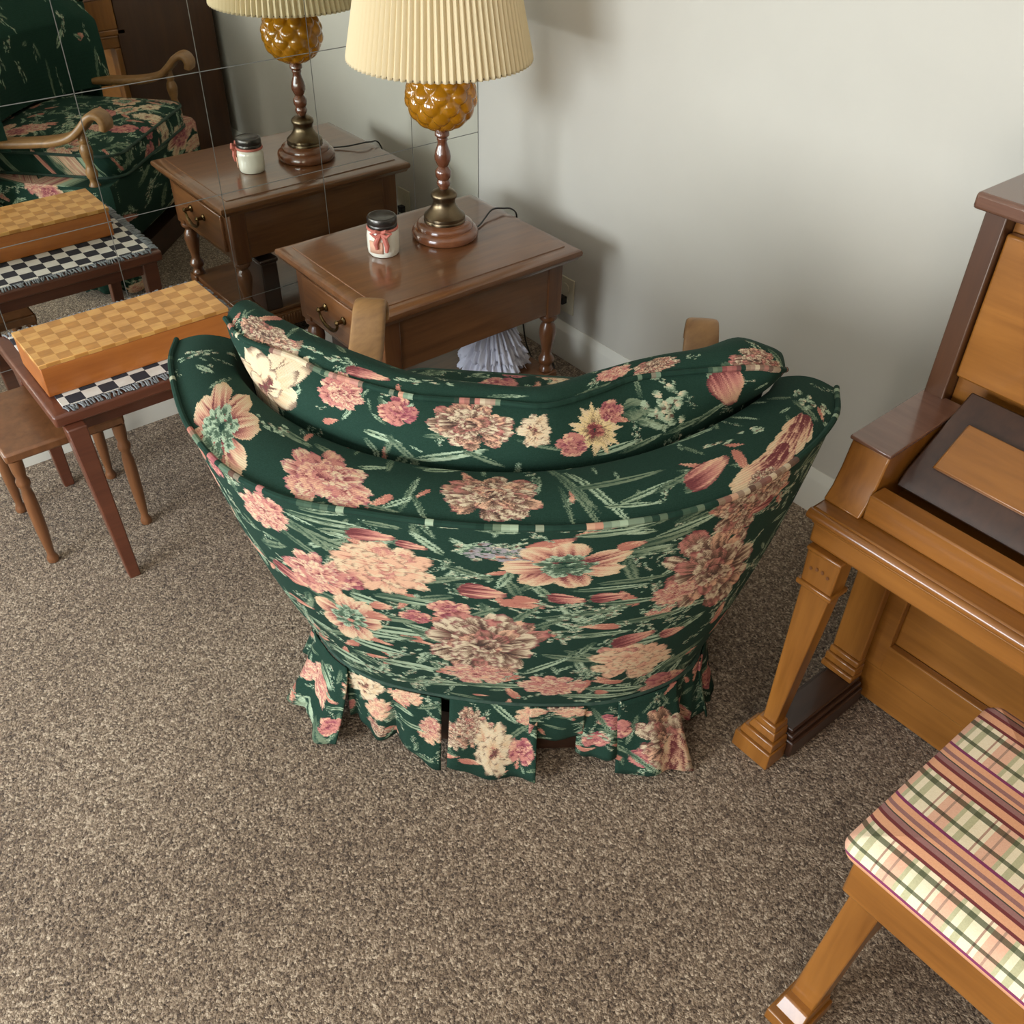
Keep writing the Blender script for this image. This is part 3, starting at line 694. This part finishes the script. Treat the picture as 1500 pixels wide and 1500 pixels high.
for r, z in ((.2235, .452), (.1505, .797)): b.tube([(TL[0]+(r-.006)*math.cos(a), TL[1]+(r-.006)*math.sin(a), TL[2]+z) for a in np.linspace(0, 2*PI, 73)], .0022, 6)
for k in range(3):
    a = k*2*PI/3; b.tube([(TL[0], TL[1], TL[2]+.775), (TL[0]+.145*math.cos(a), TL[1]+.145*math.sin(a), TL[2]+.797)], .002, 6)
b.tube([(TL[0]+.05*math.cos(a)*(1 if a < PI else 1), TL[1], TL[2]+.45+.325*math.sin(a)) for a in np.linspace(0, PI, 19)], .0022, 6)
obj('shade_frame', b, M_BRASS, LA)
cord = [(-.322, -.405, .4905), (-.29, -.392, .4915), (-.255, -.370, .495), (-.222, -.352, .501), (-.20, -.348, .502), (-.178, -.352, .498), (-.155, -.360, .494), (-.137, -.364, .474), (-.128, -.352, .42), (-.125, -.36, .30), (-.12, -.38, .16), (-.115, -.40, .06), (-.11, -.44, .012), (-.10, -.48, .008), (-.085, -.50, .008), (-.07, -.48, .01), (-.06, -.45, .04), (-.045, -.44, .12), (-.03, -.447, .19), (-.018, -.447, .203)]
cp = catmull(cord, 6); b = MB().tube([tuple(q) for q in cp], .0024, 6); b.box(-.026, -.008, -.458, -.436, .192, .214)
obj('cord', b, M_BLACK, LA, label='thin dark lamp cord running off the table edge')

JP = (-.594, -.376, .487)
J = thing('candle_jar', JP, 'ivory candle jar with black lid and salmon bow on the end table', 'candle jar')
jm = lambda a, r, z: 1+.035*math.cos(4*a+1.2) if .006 < z < .066 else 1
obj('jar', MB().lathe([(.030, 0), (.037, .001), (.0405, .008), (.0412, .02), (.0412, .052), (.0395, .062), (.034, .069), (.0335, .078)], JP, 48, jm), M_WAX, J)
obj('lid', MB().lathe([(.0365, .074), (.0385, .0755), (.0385, .081), (.0375, .083), (.0385, .085), (.0385, .096), (.0365, .100), (.033, .101), (.031, .0995), (.0, .0995)], JP, 48), M_LID, J)
va = math.atan2(-2.41-JP[1], -1.83-JP[0])
b = MB(); aa = [va-.95+.9*k/10 for k in range(11)]
b.grid(np.array([[(JP[0]+.0432*math.cos(a), JP[1]+.0432*math.sin(a), JP[2]+z) for z in (.014, .03, .046)] for a in aa])); obj('label', b, M_LABEL, J, label='peach paper label', solid=.0006)
b = MB().tube([(JP[0]+.0375*math.cos(a), JP[1]+.0375*math.sin(a), JP[2]+.0705) for a in np.linspace(0, 2*PI, 41)], .0038, 8)
def jp(a, r, z): return (JP[0]+r*math.cos(a), JP[1]+r*math.sin(a), JP[2]+z)
for s, l in ((-1, .026), (1, .034)): b.tube([jp(va-.12, .041, .070), jp(va-.12+s*.18, .047, .058), jp(va-.12+s*.30, .048, .070-l), jp(va-.12+s*.26, .0475, .066-l-.012)], lambda q: .004+.003*math.sin(PI*q), 8)
for s in (-1, 1): b.tube([jp(va-.12, .042, .070), jp(va-.12+s*.25, .052, .078), jp(va-.12+s*.5, .052, .070), jp(va-.12+s*.3, .050, .062), jp(va-.12, .044, .068)], .0045, 8)
obj('ribbon_bow', b, M_BOW, J)

# ruffled white lace bundle on the table's lower shelf
RC = (-.318, -.487, .103); nu, nv = 300, 10; b = MB()
for lay, (r1, z0, z1, ph) in enumerate([(.100, .012, .085, 0.), (.090, .045, .120, 1.1), (.074, .080, .150, 2.3)]):
    P = np.zeros((nu+1, nv, 3))
    for i in range(nu+1):
        th = 2*PI*i/nu
        for j in range(nv):
            q = j/(nv-1); amp = (.005*math.sin(31*th+ph)+.0035*math.sin(47*th+2*ph)+.008*math.sin(7*th+ph))*q
            r = .012+(r1-.012)*q**.8+amp; P[i, j] = (RC[0]+r*math.cos(th), RC[1]+r*math.sin(th), RC[2]+z1+(z0-z1)*q**1.6+(.006*math.sin(31*th+ph+1.5)+.006*math.sin(9*th+ph))*q)
    b.grid(P)
b.lathe([(.03, 0), (.035, .01), (.02, .1), (.012, .146)], RC, 20)
tag(obj('lace_ruffle', b, M_LACE, solid=.0012, ang=80), 'white ruffled lace bundle on the lower shelf under the end table', 'lace')
b = MB().box(-.690, -.635, -.40, -.21, .1022, .262)
t = thing('storage_box', (-.66, -.3, .1022), 'dark brown upright box on the lower shelf behind the drawer, seen in the mirror', 'box')
obj('box_body', b, W_DARK, t, bevel=.004); obj('box_lid', MB().box(-.694, -.631, -.404, -.206, .2625, .275), W_DARK, t, bevel=.004)

t = thing('wall_outlet', (-.0005, -.447, .215), 'beige wall outlet on the pale wall behind the end table', 'outlet')
obj('cover_plate', MB().box(-.006, -.0005, -.484, -.410, .158, .273), M_PLATE, t, bevel=.002)
for z in (.193, .238): obj('socket', MB().lathe([(.0165, 0), (.0165, .002)], (0, 0, 0), 24), M_PLATE, t)
for o, z in zip([c for c in t.children], (0, .193, .238)):
    if z:
        for v in o.data.vertices: w = v.co+ORG[t.name]; v.co = Vector((-.006-w.z, -.447+w.x, z+w.y))-ORG[t.name]

# ------------------------------------------------------------------ coffee table, runner, parquet box, footstool
CT0 = thing('coffee_table', (-1.26, -.33, 0), 'low red brown coffee table under the checked runner at left', 'coffee table')
tx0, tx1, ty0, ty1 = -1.52, -1.010, -.537, -.118
obj('tabletop', MB().box(tx0, tx1, ty0, ty1, .402, .430), W_RED, CT0, bevel=.006, seg=3)
for lx, ly in ((tx1-.035, ty0+.035), (tx1-.035, ty1-.035), (tx0+.035, ty0+.0), (tx0+.035, ty1-.035)):
    sx = 1 if lx > -1.3 else -1; d = .014; e = .021
    q = [(-e, -e), (e, -e), (e, e), (-e, e)]
    dy = -.055 if ly < -.33 else 0.; dx = .012 if sx < 0 else 0.
    obj('leg', MB().hexa([(lx+dx+a*.62, ly+dy+c*.62, 0) for a, c in q], [(lx+a, ly+c, .402) for a, c in q]), W_RED, CT0, bevel=.003)
for y0 in (ty0+.035, ty1-.05): obj('apron', MB().box(tx0+.05, tx1-.05, y0, y0+.015, .36, .4018), W_RED, CT0)
RN = thing('table_runner', (-1.26, -.33, .4302), 'black and white checked runner with grey fringe on the coffee table', 'runner')
rx0, rx1, ry0, ry1 = tx0+.03, tx1-.022, ty0+.024, ty1-.022
obj('runner_cloth', MB().box(rx0, rx1, ry0, ry1, .4304, .4335), M_RUN, RN, bevel=.001)
b = MB()
def strand(x, y, dx, dy):
    l = .018+.006*random.random(); j = random.uniform(-.004, .004)
    b.tube([(x, y, .4325), (x+dx*l*.5+dy*j, y+dy*l*.5+dx*j, .4345), (x+dx*l+dy*j*2, y+dy*l+dx*j*2, .4318)], .0022, 5)
for x in np.arange(rx0, rx1, .0052): strand(x, ry0, 0, -1); strand(x, ry1, 0, 1)
for y in np.arange(ry0, ry1, .0052): strand(rx1, y, 1, 0)
fr = obj('fringe', b, M_FRINGE, RN, label='grey yarn fringe'); fr['kind'] = 'stuff'
PB = thing('parquet_box', (-1.28, -.373, .434), 'long orange wooden box with checkered parquet lid on the runner', 'box')
obj('box_body', MB().box(-1.50, -1.075, -.460, -.285, .4342, .503), W_ORA, PB, bevel=.002)
obj('parquet_lid', MB().box(-1.502, -1.073, -.462, -.283, .5032, .513), M_PARQ, PB, bevel=.0015, label='lid of honey parquet squares')
FS = thing('footstool', (-1.50, -.31, 0), 'small turned-leg footstool standing under the coffee table at left', 'footstool')
obj('seat', MB().box(-1.625, -1.36, -.445, -.175, .30, .325), W_LEG, FS, bevel=.006)
for lx in (-1.375, -1.605):
    for ly in (-.430, -.195):
        obj('leg', MB().lathe([(.006, 0), (.0125, .002), (.014, .010), (.0115, .018), (.0085, .026), (.0105, .05), (.0135, .10), (.0145, .16), (.0135, .20), (.010, .222), (.015, .232), (.0155, .242), (.011, .252), (.0145, .27), (.0155, .301)], (lx, ly, 0), 24), W_LEG, FS)

# ------------------------------------------------------------------ armchair
CH = thing('armchair', tuple(loc2w((0, -.4, 0))), 'green floral tapestry armchair with ruffled skirt, seen from behind', 'armchair')
def chgrid(fn, nu, nv, v0=0., v1=1.):
    U, V = np.meshgrid(np.linspace(0, 1, nu), np.linspace(v0, v1, nv), indexing='ij')
    return loc2w(fn(U.ravel(), V.ravel())).reshape(nu, nv, 3), np.stack([U, V], -1)
P, uv = chgrid(outer_back, 90, 40); obj('outside_back', MB().grid(P, uv, False), M_OUT, CH, ang=80)
def chtube(mb, pts, r, vv, nu=140, lift=0.):
    u = np.linspace(0, 1, nu); c = loc2w(spl(pts, u)+np.array([0, 0, lift])); k = len(mb.f); mb.tube([tuple(q) for q in c], r, 8)
    for fi in range(k, len(mb.f)):
        i = min((fi-k)//8/(nu-1), 1.); mb.uv[fi] = [(i, vv)]*len(mb.f[fi])
P, uv = chgrid(back_border, 90, 44); b = MB().grid(P, uv)
for e in (0., 1.):                                            # front edges of the two wings
    vv = np.linspace(0, 1, 14); E1 = outer_back(np.full(14, e), vv); E2 = np.tile(spl(CREV, np.array([e])), (14, 1)); E2[:, 2] = np.linspace(.36, E2[0, 2], 14)
    w = np.linspace(0, 1, 7)[None, :, None]; G = E1[:, None]*(1-w)+E2[:, None]*w; G[..., 1] += .02*np.sin(PI*w[..., 0])
    b.grid(loc2w(G), np.stack(np.broadcast_arrays(e*.9+.05+0*vv[:, None]+.08*w[..., 0], vv[:, None]*.9), -1), e > .5)
br = obj('back_border', b, M_BOR, CH, ang=80)
b = MB(); chtube(b, SEAM, .0048, .985, lift=.003); obj('piping', b, M_OUT, br)
P, uv = chgrid(back_cushion, 90, 60); b = MB().grid(P, uv)
for e in (0, -1): b.add(P[e].tolist(), [tuple(range(60)) if e == 0 else tuple(range(59, -1, -1))], [(abs(e)*.94+.03, k/59.) for k in range(60)])
cu = obj('back_cushion', b, M_CUS, CH, ang=70)
b = MB(); chtube(b, CP, .0045, .50, lift=.002); obj('piping', b, M_CUS, cu)
# seat: upholstered base and loose-looking cushion
def outline(sc, n0, k=60):
    q = skirt_line(np.linspace(.02, .98, k))*np.array([sc, 1]); q[:, 1] = -.34+(q[:, 1]+.34)*sc+n0; return q
rs = []
for sc, z in ((.955, .16), (.975, .17), (.975, .36), (.955, .375)): rs.append([tuple(x) for x in loc2w(np.c_[outline(sc, 0), np.full(60, z)])])
b = MB().rings(rs)
for k, f in enumerate(b.f): b.uv[k] = [(((v % 60)/60.*2.4) % 1, [.1, .12, .36, .4][min(v//60, 3)]) for v in f]
obj('seat_base', b, M_SEA, CH, ang=50)
def rrect(s0, s1, n0, n1, r, z, k=6):
    q = []
    for cs, cn, a0 in ((s1-r, n0+r, -90), (s1-r, n1-r, 0), (s0+r, n1-r, 90), (s0+r, n0+r, 180)):
        for i in range(k+1): a = math.radians(a0+90*i/k); q.append((cs+r*math.cos(a), cn+r*math.sin(a), z))
    return [tuple(x) for x in loc2w(np.array(q))]
sc_ = [(.02, .365), (.004, .372), (0, .382), (-.004, .41), (0, .446), (.004, .454), (.02, .461), (.08, .468), (.16, .471)]
b = MB().rings([rrect(-.30+d, .30-d, -.52+d, .012-d, max(.07-d*.6, .01), z) for d, z in sc_])
inv = lambda w: ((np.array(w[:2])-CH_O)@CH_T, (np.array(w[:2])-CH_O)@CH_N)
for k, f in enumerate(b.f): b.uv[k] = [(lambda a, c, z: (.5+a/.8, .15+(c+.55)/.8+(z-.46)*1.0))(*inv(b.v[i]), b.v[i][2]) for i in f]
se = obj('seat_cushion', b, M_SEA, CH, ang=50)
b = MB()
for z in (.380, .450): b.tube(rrect(-.301, .301, -.521, .013, .07, z)+rrect(-.301, .301, -.521, .013, .07, z)[:1], .005, 8)
for k, f in enumerate(b.f): b.uv[k] = [((k*.003) % 1, .3)]*len(f)
obj('piping', b, M_PIPE, se)
rs = [[tuple(x) for x in loc2w(np.c_[outline(.88, 0), np.full(60, z)])] for z in (0.004, .085, .09)]
obj('plinth', MB().rings(rs), W_DARK, CH, label='dark wooden base under the skirt')
# skirt panels: u from, u to, bottom height left/right, flare left/right, waves
SK = [(.00, .06, .03, .03, .02, .02, 1), (.055, .12, .03, .03, .03, .02, 1.5), (.11, .19, .03, .03, .015, .03, 2), (.18, .262, .03, .03, .03, .02, 1.5),
      (.252, .312, .035, .05, .045, .03, 1), (.306, .362, .026, .012, .066, .055, 1.2), (.357, .412, .05, .06, .012, .006, 1), (.408, .452, .045, .022, .004, .022, .6), (.459, .535, .03, .006, .028, .040, .8),
      (.528, .576, .105, .10, .002, .0, .5), (.571, .612, .055, .04, .004, .018, .8), (.604, .662, .022, .010, .02, .085, .8), (.655, .70, .06, .05, .012, .02, 1), (.694, .76, .04, .03, .035, .02, 1.5), (.75, .83, .03, .03, .02, .03, 2), (.82, .90, .03, .03, .03, .015, 2), (.89, .95, .03, .03, .02, .03, 1.5), (.94, 1., .03, .03, .02, .02, 1)]
b = MB()
for k, (u0, u1, z0, z1, o0, o1, wv) in enumerate(SK):
    nu, nv = 22, 14; T_ = np.linspace(0, 1, nu); P = np.zeros((nu, nv, 3)); UV = np.zeros((nu, nv, 2))
    u = u0+(u1-u0)*T_; q = skirt_line(u); q2 = skirt_line(np.clip(u+.004, 0, 1))-skirt_line(np.clip(u-.004, 0, 1)); nn = np.c_[-q2[:, 1], q2[:, 0]]
    nn /= np.linalg.norm(nn, axis=1)[:, None]; nn *= np.sign((nn*(q-np.array([0, -.33]))).sum(1))[:, None]
    for j in range(nv):
        v = j/(nv-1.); zb = z0+(z1-z0)*T_+.011*np.sin(T_*7*wv+k); of = (o0+(o1-o0)*T_)*v**1.4+.011*v*np.sin(T_*2*PI*wv+k*1.7)+.004*v*np.sin(T_*5*PI*wv+k*2.3+v*2)+.004+(k % 2)*.005
        P[:, j] = np.c_[q+nn*of[:, None], .194-(.194-zb)*v]; UV[:, j] = np.c_[u, np.full(nu, v)]
    b.grid(loc2w(P), UV)
obj('skirt', b, M_SKI, CH, ang=70, solid=.003, label='ruffled floral skirt in loose panels')
b = MB(); c = loc2w(np.c_[skirt_line(np.linspace(.05, .95, 160)), np.full(160, .193)]); b.tube([tuple(q) for q in c], .006, 8)
for k, f in enumerate(b.f): b.uv[k] = [((k//8)/160., .2)]*len(f)
obj('piping', b, M_PIPE, CH)
for s in (-1, 1):
    path = catmull([(s*.366, -.455, .495), (s*.358, -.33, .498), (s*.351, -.22, .504), (s*.348, -.14, .514), (s*.347, -.085, .532), (s*.348, -.045, .562), (s*.349, -.015, .592), (s*.35, .008, .603), (s*.35, .026, .596), (s*.35, .034, .578), (s*.35, .030, .560)], 5)
    d = np.gradient(path, axis=0); d /= np.linalg.norm(d, axis=1)[:, None]; rs = []
    for i, (p_, t_) in enumerate(zip(path, d)):
        side = np.array([1., 0, 0]); up = np.cross(t_, side)*(-1); up = up/np.linalg.norm(up)
        if up[2] < 0 and i < len(path)-14: up = -up
        q = i/(len(path)-1.); w = .033+.004*math.sin(PI*min(1, q*1.3)) if q > .25 else .026+.028*q; th = .0125
        ring = []
        for a in np.linspace(0, 2*PI, 16, endpoint=False):
            ca, sa = math.cos(a), math.sin(a); ring.append(p_+side*w*np.sign(ca)*abs(ca)**.45+up*th*np.sign(sa)*abs(sa)**.45)
        rs.append([tuple(x) for x in loc2w(np.array(ring))])
    ar = obj('armrest', MB().rings(rs), W_ARM, CH, ang=50)
    c0 = loc2w((s*.352, -.055, .0))
    obj('arm_post', MB().lathe([(.018, .365), (.019, .375), (.013, .385), (.012, .395), (.018, .405), (.019, .42), (.014, .435), (.012, .445), (.0165, .46), (.02, .485), (.0175, .50), (.012, .51), (.015, .517), (.015, .523), (.012, .530), (.012, .552)], tuple(c0), 24), W_ARM, CH)

# ------------------------------------------------------------------ piano at the right
PN = thing('upright_piano', (-.37, -2.5, 0), 'honey brown upright piano against the pale wall at right', 'piano')
py0, py1 = -3.21, -1.80
W_PSIDE = wood('dark brown piano side', (58, 34, 20), (84, 52, 30), 'z', .35, .3, .6)
for y0, y1 in ((py1-.035, py1), (py0, py0+.035)): obj('side_panel', MB().box(-.44, -.03, y0, y1, .0, 1.03), W_PSIDE, PN, bevel=.003)
b = MB(); b.box(-.41, -.04, py0+.036, py1-.036, .10, 1.02); obj('case', b, W_PIA_Y, PN)
obj('lid', MB().box(-.462, -.02, py0-.012, py1+.012, 1.0305, 1.056), W_PTOP, PN, bevel=.006)
b = MB()
for a0, a1 in ((py0+.036, py0+.10), (py1-.10, py1-.036), (-2.53, -2.47)): b.box(-.43, -.411, a0, a1, .101, .52)
for z0, z1 in ((.101, .17), (.455, .52)): b.box(-.4295, -.411, py0+.036, py1-.036, z0, z1)
obj('lower_panel_frame', b, W_PIA_Y, PN, bevel=.003)
obj('toe_board', MB().box(-.425, -.41, py0+.036, py1-.036, .004, .10), W_PIA_Y, PN, bevel=.002)
obj('upper_panel', MB().box(-.428, -.411, py0+.036, py1-.036, .76, 1.0), W_PIA_Y, PN, bevel=.004)
# key bed with its bead and apron
b = MB(); b.box(-.697, -.405, py0, py1, .578, .600); b.box(-.692, -.405, py0+.006, py1-.008, .530, .5775); b.box(-.695, -.405, py0+.003, py1-.004, .568, .5778)
obj('key_bed', b, W_PIA_Y, PN, bevel=.005, seg=3)
b = MB(); b.tube([(-.698, py0, .589), (-.698, py1, .589)], .0095, 12); obj('bead_moulding', b, W_PIA_Y, PN)
for y0, y1 in ((py1-.068, py1-.0), (py0, py0+.068)):
    prof = [(-.668, .6005), (-.652, .622), (-.640, .655), (-.632, .690), (-.628, .703), (-.43, .712), (-.43, .6005)]
    rs = [[(x, y, z) for x, z in prof] for y in (y0, y1)]; obj('cheek_block', MB().rings(rs), W_PIA_Z, PN, bevel=.003)
    rs = [[(x, y, z) for x, z in [(-.633, .7035), (-.43, .7125), (-.43, .7195), (-.6335, .7105)]] for y in (y0-.003, y1+.003)]; obj('cheek_cap', MB().rings(rs), W_PTOP, PN, bevel=.002)
obj('key_slip', MB().box(-.660, -.622, py0+.07, py1-.0695, .6005, .648), W_PIA_Y, PN, bevel=.003)
b = MB(); b.hexa([(-.595, py0+.075, .640), (-.45, py0+.075, .640), (-.45, py1-.075, .640), (-.595, py1-.075, .640)], [(-.575, py0+.075, .665), (-.44, py0+.075, .755), (-.44, py1-.075, .755), (-.575, py1-.075, .665)])
fb = obj('fallboard', b, W_DARK, PN, bevel=.003, label='dark closed keyboard cover')
b = MB(); b.hexa([(-.560, py0+.11, .676), (-.487, py0+.11, .7245), (-.487, py1-.105, .7245), (-.560, py1-.105, .676)], [(-.565, py0+.115, .684), (-.492, py0+.115, .7325), (-.492, py1-.11, .7325), (-.565, py1-.11, .684)])
obj('fallboard_strip', b, W_PIA_Y, fb, bevel=.002)
for yc, sg in ((-1.848, 1), (-3.165, -1)):
    b = MB()
    def q4(x0, x1, hw, z, dy=0): return [(x0, yc-hw+dy, z), (x1, yc-hw+dy, z), (x1, yc+hw+dy, z), (x0, yc+hw+dy, z)]
    ofs = .017*sg
    b.hexa(q4(-.698, -.664, 0.0145, .09, .012*sg), q4(-.700, -.664, .0285, .452, -.002))
    b.hexa(q4(-.700, -.660, .030, .452), q4(-.700, -.660, .0325, .5295))
    b.hexa(q4(-.7055, -.656, .0355, .447), q4(-.7055, -.656, .0355, .458)); b.hexa(q4(-.703, -.656, .034, .522), q4(-.703, -.656, .034, .5298))
    b.hexa(q4(-.731, -.675, .0435, .0, .016*sg), q4(-.729, -.675, .0425, .042, .016*sg)); b.hexa(q4(-.723, -.672, .039, .0422, .015*sg), q4(-.718, -.672, .036, .060, .015*sg)); b.hexa(q4(-.712, -.668, .031, .0602, .014*sg), q4(-.707, -.666, .026, .078, .013*sg)); b.hexa(q4(-.706, -.665, .024, .0782, .0125*sg), q4(-.704, -.665, .021, .092, .012*sg))
    lg = obj('leg', b, W_PIA_Z, PN, bevel=.0025); b = MB()
    for dz, dy in ((.490, -.0165), (.494, -.0055), (.4935, .0055), (.4895, .0165)):
        b.add([(-.7012+.0006*(k == 0), yc+dy+(0 if k == 0 else .0032*math.cos(k*1.047)), dz+(0 if k == 0 else .0042*math.sin(k*1.047))) for k in range(7)], [(0, k, k % 6+1) for k in range(1, 7)])
    obj('carved_mark', b, W_TAB_Z, lg, label='small dark carved marks')
    yy = yc+.004*sg
    b = MB(); b.box(-.674, -.445, yy-.042, yy+.042, .003, .046); b.box(-.670, -.445, yy-.036, yy+.036, .0462, .058); b.box(-.664, -.445, yy-.029, yy+.029, .0582, .0685); obj('toe_rail', b, W_DARK if sg > 0 else W_PIA_X, PN, bevel=.003)  # near rail: its shade is put into the colour by the dark wood
    yp = -1.8345 if sg > 0 else -3.176
    b = MB(); b.box(-.462, -.4405, yp-.033, yp+.033, .12, .5295); b.box(-.474, -.4405, yp-.036, yp+.036, .085, .104); b.box(-.468, -.4405, yp-.034, yp+.034, .1042, .12); b.box(-.480, -.4405, yp-.037, yp+.037, .069, .0848)
    obj('pilaster', b, W_PIA_Z, PN, bevel=.003)

# ------------------------------------------------------------------ piano bench
BN = thing('piano_bench', (-.9, -2.55, 0), 'wooden piano bench with plaid padded seat at lower right', 'bench')
bx0, bx1, by0, by1 = -1.068, -.71, -2.95, -2.168
b = MB(); b.box(bx0+.008, bx1-.008, by0+.02, by1-.018, .372, .448); obj('seat_frame', b, W_PIA_Y, BN, bevel=.004)
def brect(i, z):
    q = []
    for cx, cy, a0 in ((bx1-.02, by0+.02, -90), (bx1-.02, by1-.02, 0), (bx0+.02, by1-.02, 90), (bx0+.02, by0+.02, 180)):
        for k in range(7): a = math.radians(a0+15*k); q.append((cx+(.02-i)*math.cos(a), cy+(.02-i)*math.sin(a), z))
    return q
def brect2(i, z): return [(min(max(x, bx0+i), bx1-i), min(max(y, by0+i), by1-i), z) for x, y, z in brect(0, z)]
b = MB().rings([brect(.006, .449), brect(-.002, .454), brect(-.004, .462), brect(-.002, .472), brect(.006, .482)]+[brect2(i, z) for i, z in ((.018, .490), (.045, .498), (.09, .503), (.15, .505))])
ORG['bench seat tmp'] = Vector()
sb = obj('padded_seat', b, M_PLAID, None, ang=60)
for v in sb.data.vertices: v.co -= Vector((bx0, by0, 0))
sb.parent = BN; sb.location = Vector((bx0, by0, 0))-ORG[BN.name]
for lx, sx in ((-1.050, 1), (-.710, -1)):
    for ly, sy in ((-2.2195, 1), (-2.90, -1)):
        b = MB()
        def q5(hx, hw, z, dy=0., ex=0.): return [(min(lx-ex*sx, lx+hx*sx), ly-hw+dy, z), (max(lx-ex*sx, lx+hx*sx), ly-hw+dy, z), (max(lx-ex*sx, lx+hx*sx), ly+hw+dy, z), (min(lx-ex*sx, lx+hx*sx), ly+hw+dy, z)]
        b.hexa(q5(.045, .0215, .045, .021*sy), q5(.045, .0225, .372, 0)); b.hexa(q5(.05, .030, 0, .021*sy, .042), q5(.05, .029, .026, .021*sy, .040)); b.hexa(q5(.048, .025, .0262, .021*sy, .028), q5(.046, .0225, .046, .021*sy, .012))
        obj('leg', b, W_PIA_Z, BN, bevel=.0025)
for ly in (-2.207, -2.912): obj('stretcher', MB().box(-1.006, -.754, ly-.012, ly+.012, .13, .17), W_PIA_X, BN, bevel=.002)
obj('stretcher', MB().box(-.895, -.871, -2.90, -2.219, .135, .165), W_PIA_Y, BN, bevel=.002)

# ------------------------------------------------------------------ daylight and added fill
def area(name, loc, rot, sx, sy, e, c):
    l = bpy.data.lights.new(name, 'AREA'); l.shape = 'RECTANGLE'; l.size = sx; l.size_y = sy; l.energy = e; l.color = c
    o = bpy.data.objects.new(name, l); COL.objects.link(o); o.location = loc; o.rotation_euler = rot; return o
area('window daylight', (XW-.14, (WY0+WY1)/2, (WZ0+WZ1)/2), (0, -PI/2, 0), WZ1-WZ0, WY1-WY0, LIGHT[0], (.84, .93, 1.0))
area('added fill light', (XW-.14, (VY0+VY1)/2, (VZ0+VZ1)/2), (0, -PI/2, 0), VZ1-VZ0, VY1-VY0, LIGHT[1], (1.0, .95, .87))  # unseen fill source added to lift the room's soft light
wd = bpy.data.worlds.new('sky'); scn.world = wd; wd.use_nodes = True; wd.node_tree.nodes['Background'].inputs[0].default_value = (.75, .87, 1, 1); wd.node_tree.nodes['Background'].inputs[1].default_value = .8

# ------------------------------------------------------------------ camera
F, CP_, YAW, PITCH, ROLL = CAM
fw = Vector((math.cos(PITCH)*math.cos(YAW), math.cos(PITCH)*math.sin(YAW), -math.sin(PITCH))); r = Vector((math.sin(YAW), -math.cos(YAW), 0)); up = r.cross(fw)
r2 = math.cos(ROLL)*r+math.sin(ROLL)*up; u2 = -math.sin(ROLL)*r+math.cos(ROLL)*up
cam = bpy.data.cameras.new('camera'); co = bpy.data.objects.new('camera', cam); COL.objects.link(co)
cam.sensor_width = 36; cam.lens = F/1500*36; cam.clip_start = .02
co.matrix_world = Matrix(((r2.x, u2.x, -fw.x, CP_[0]), (r2.y, u2.y, -fw.y, CP_[1]), (r2.z, u2.z, -fw.z, CP_[2]), (0, 0, 0, 1)))
scn.camera = co
vs = scn.view_settings; vs.view_transform = 'Standard'; vs.look = 'None'; vs.gamma = 1; vs.use_curve_mapping = False; vs.exposure = EXPO
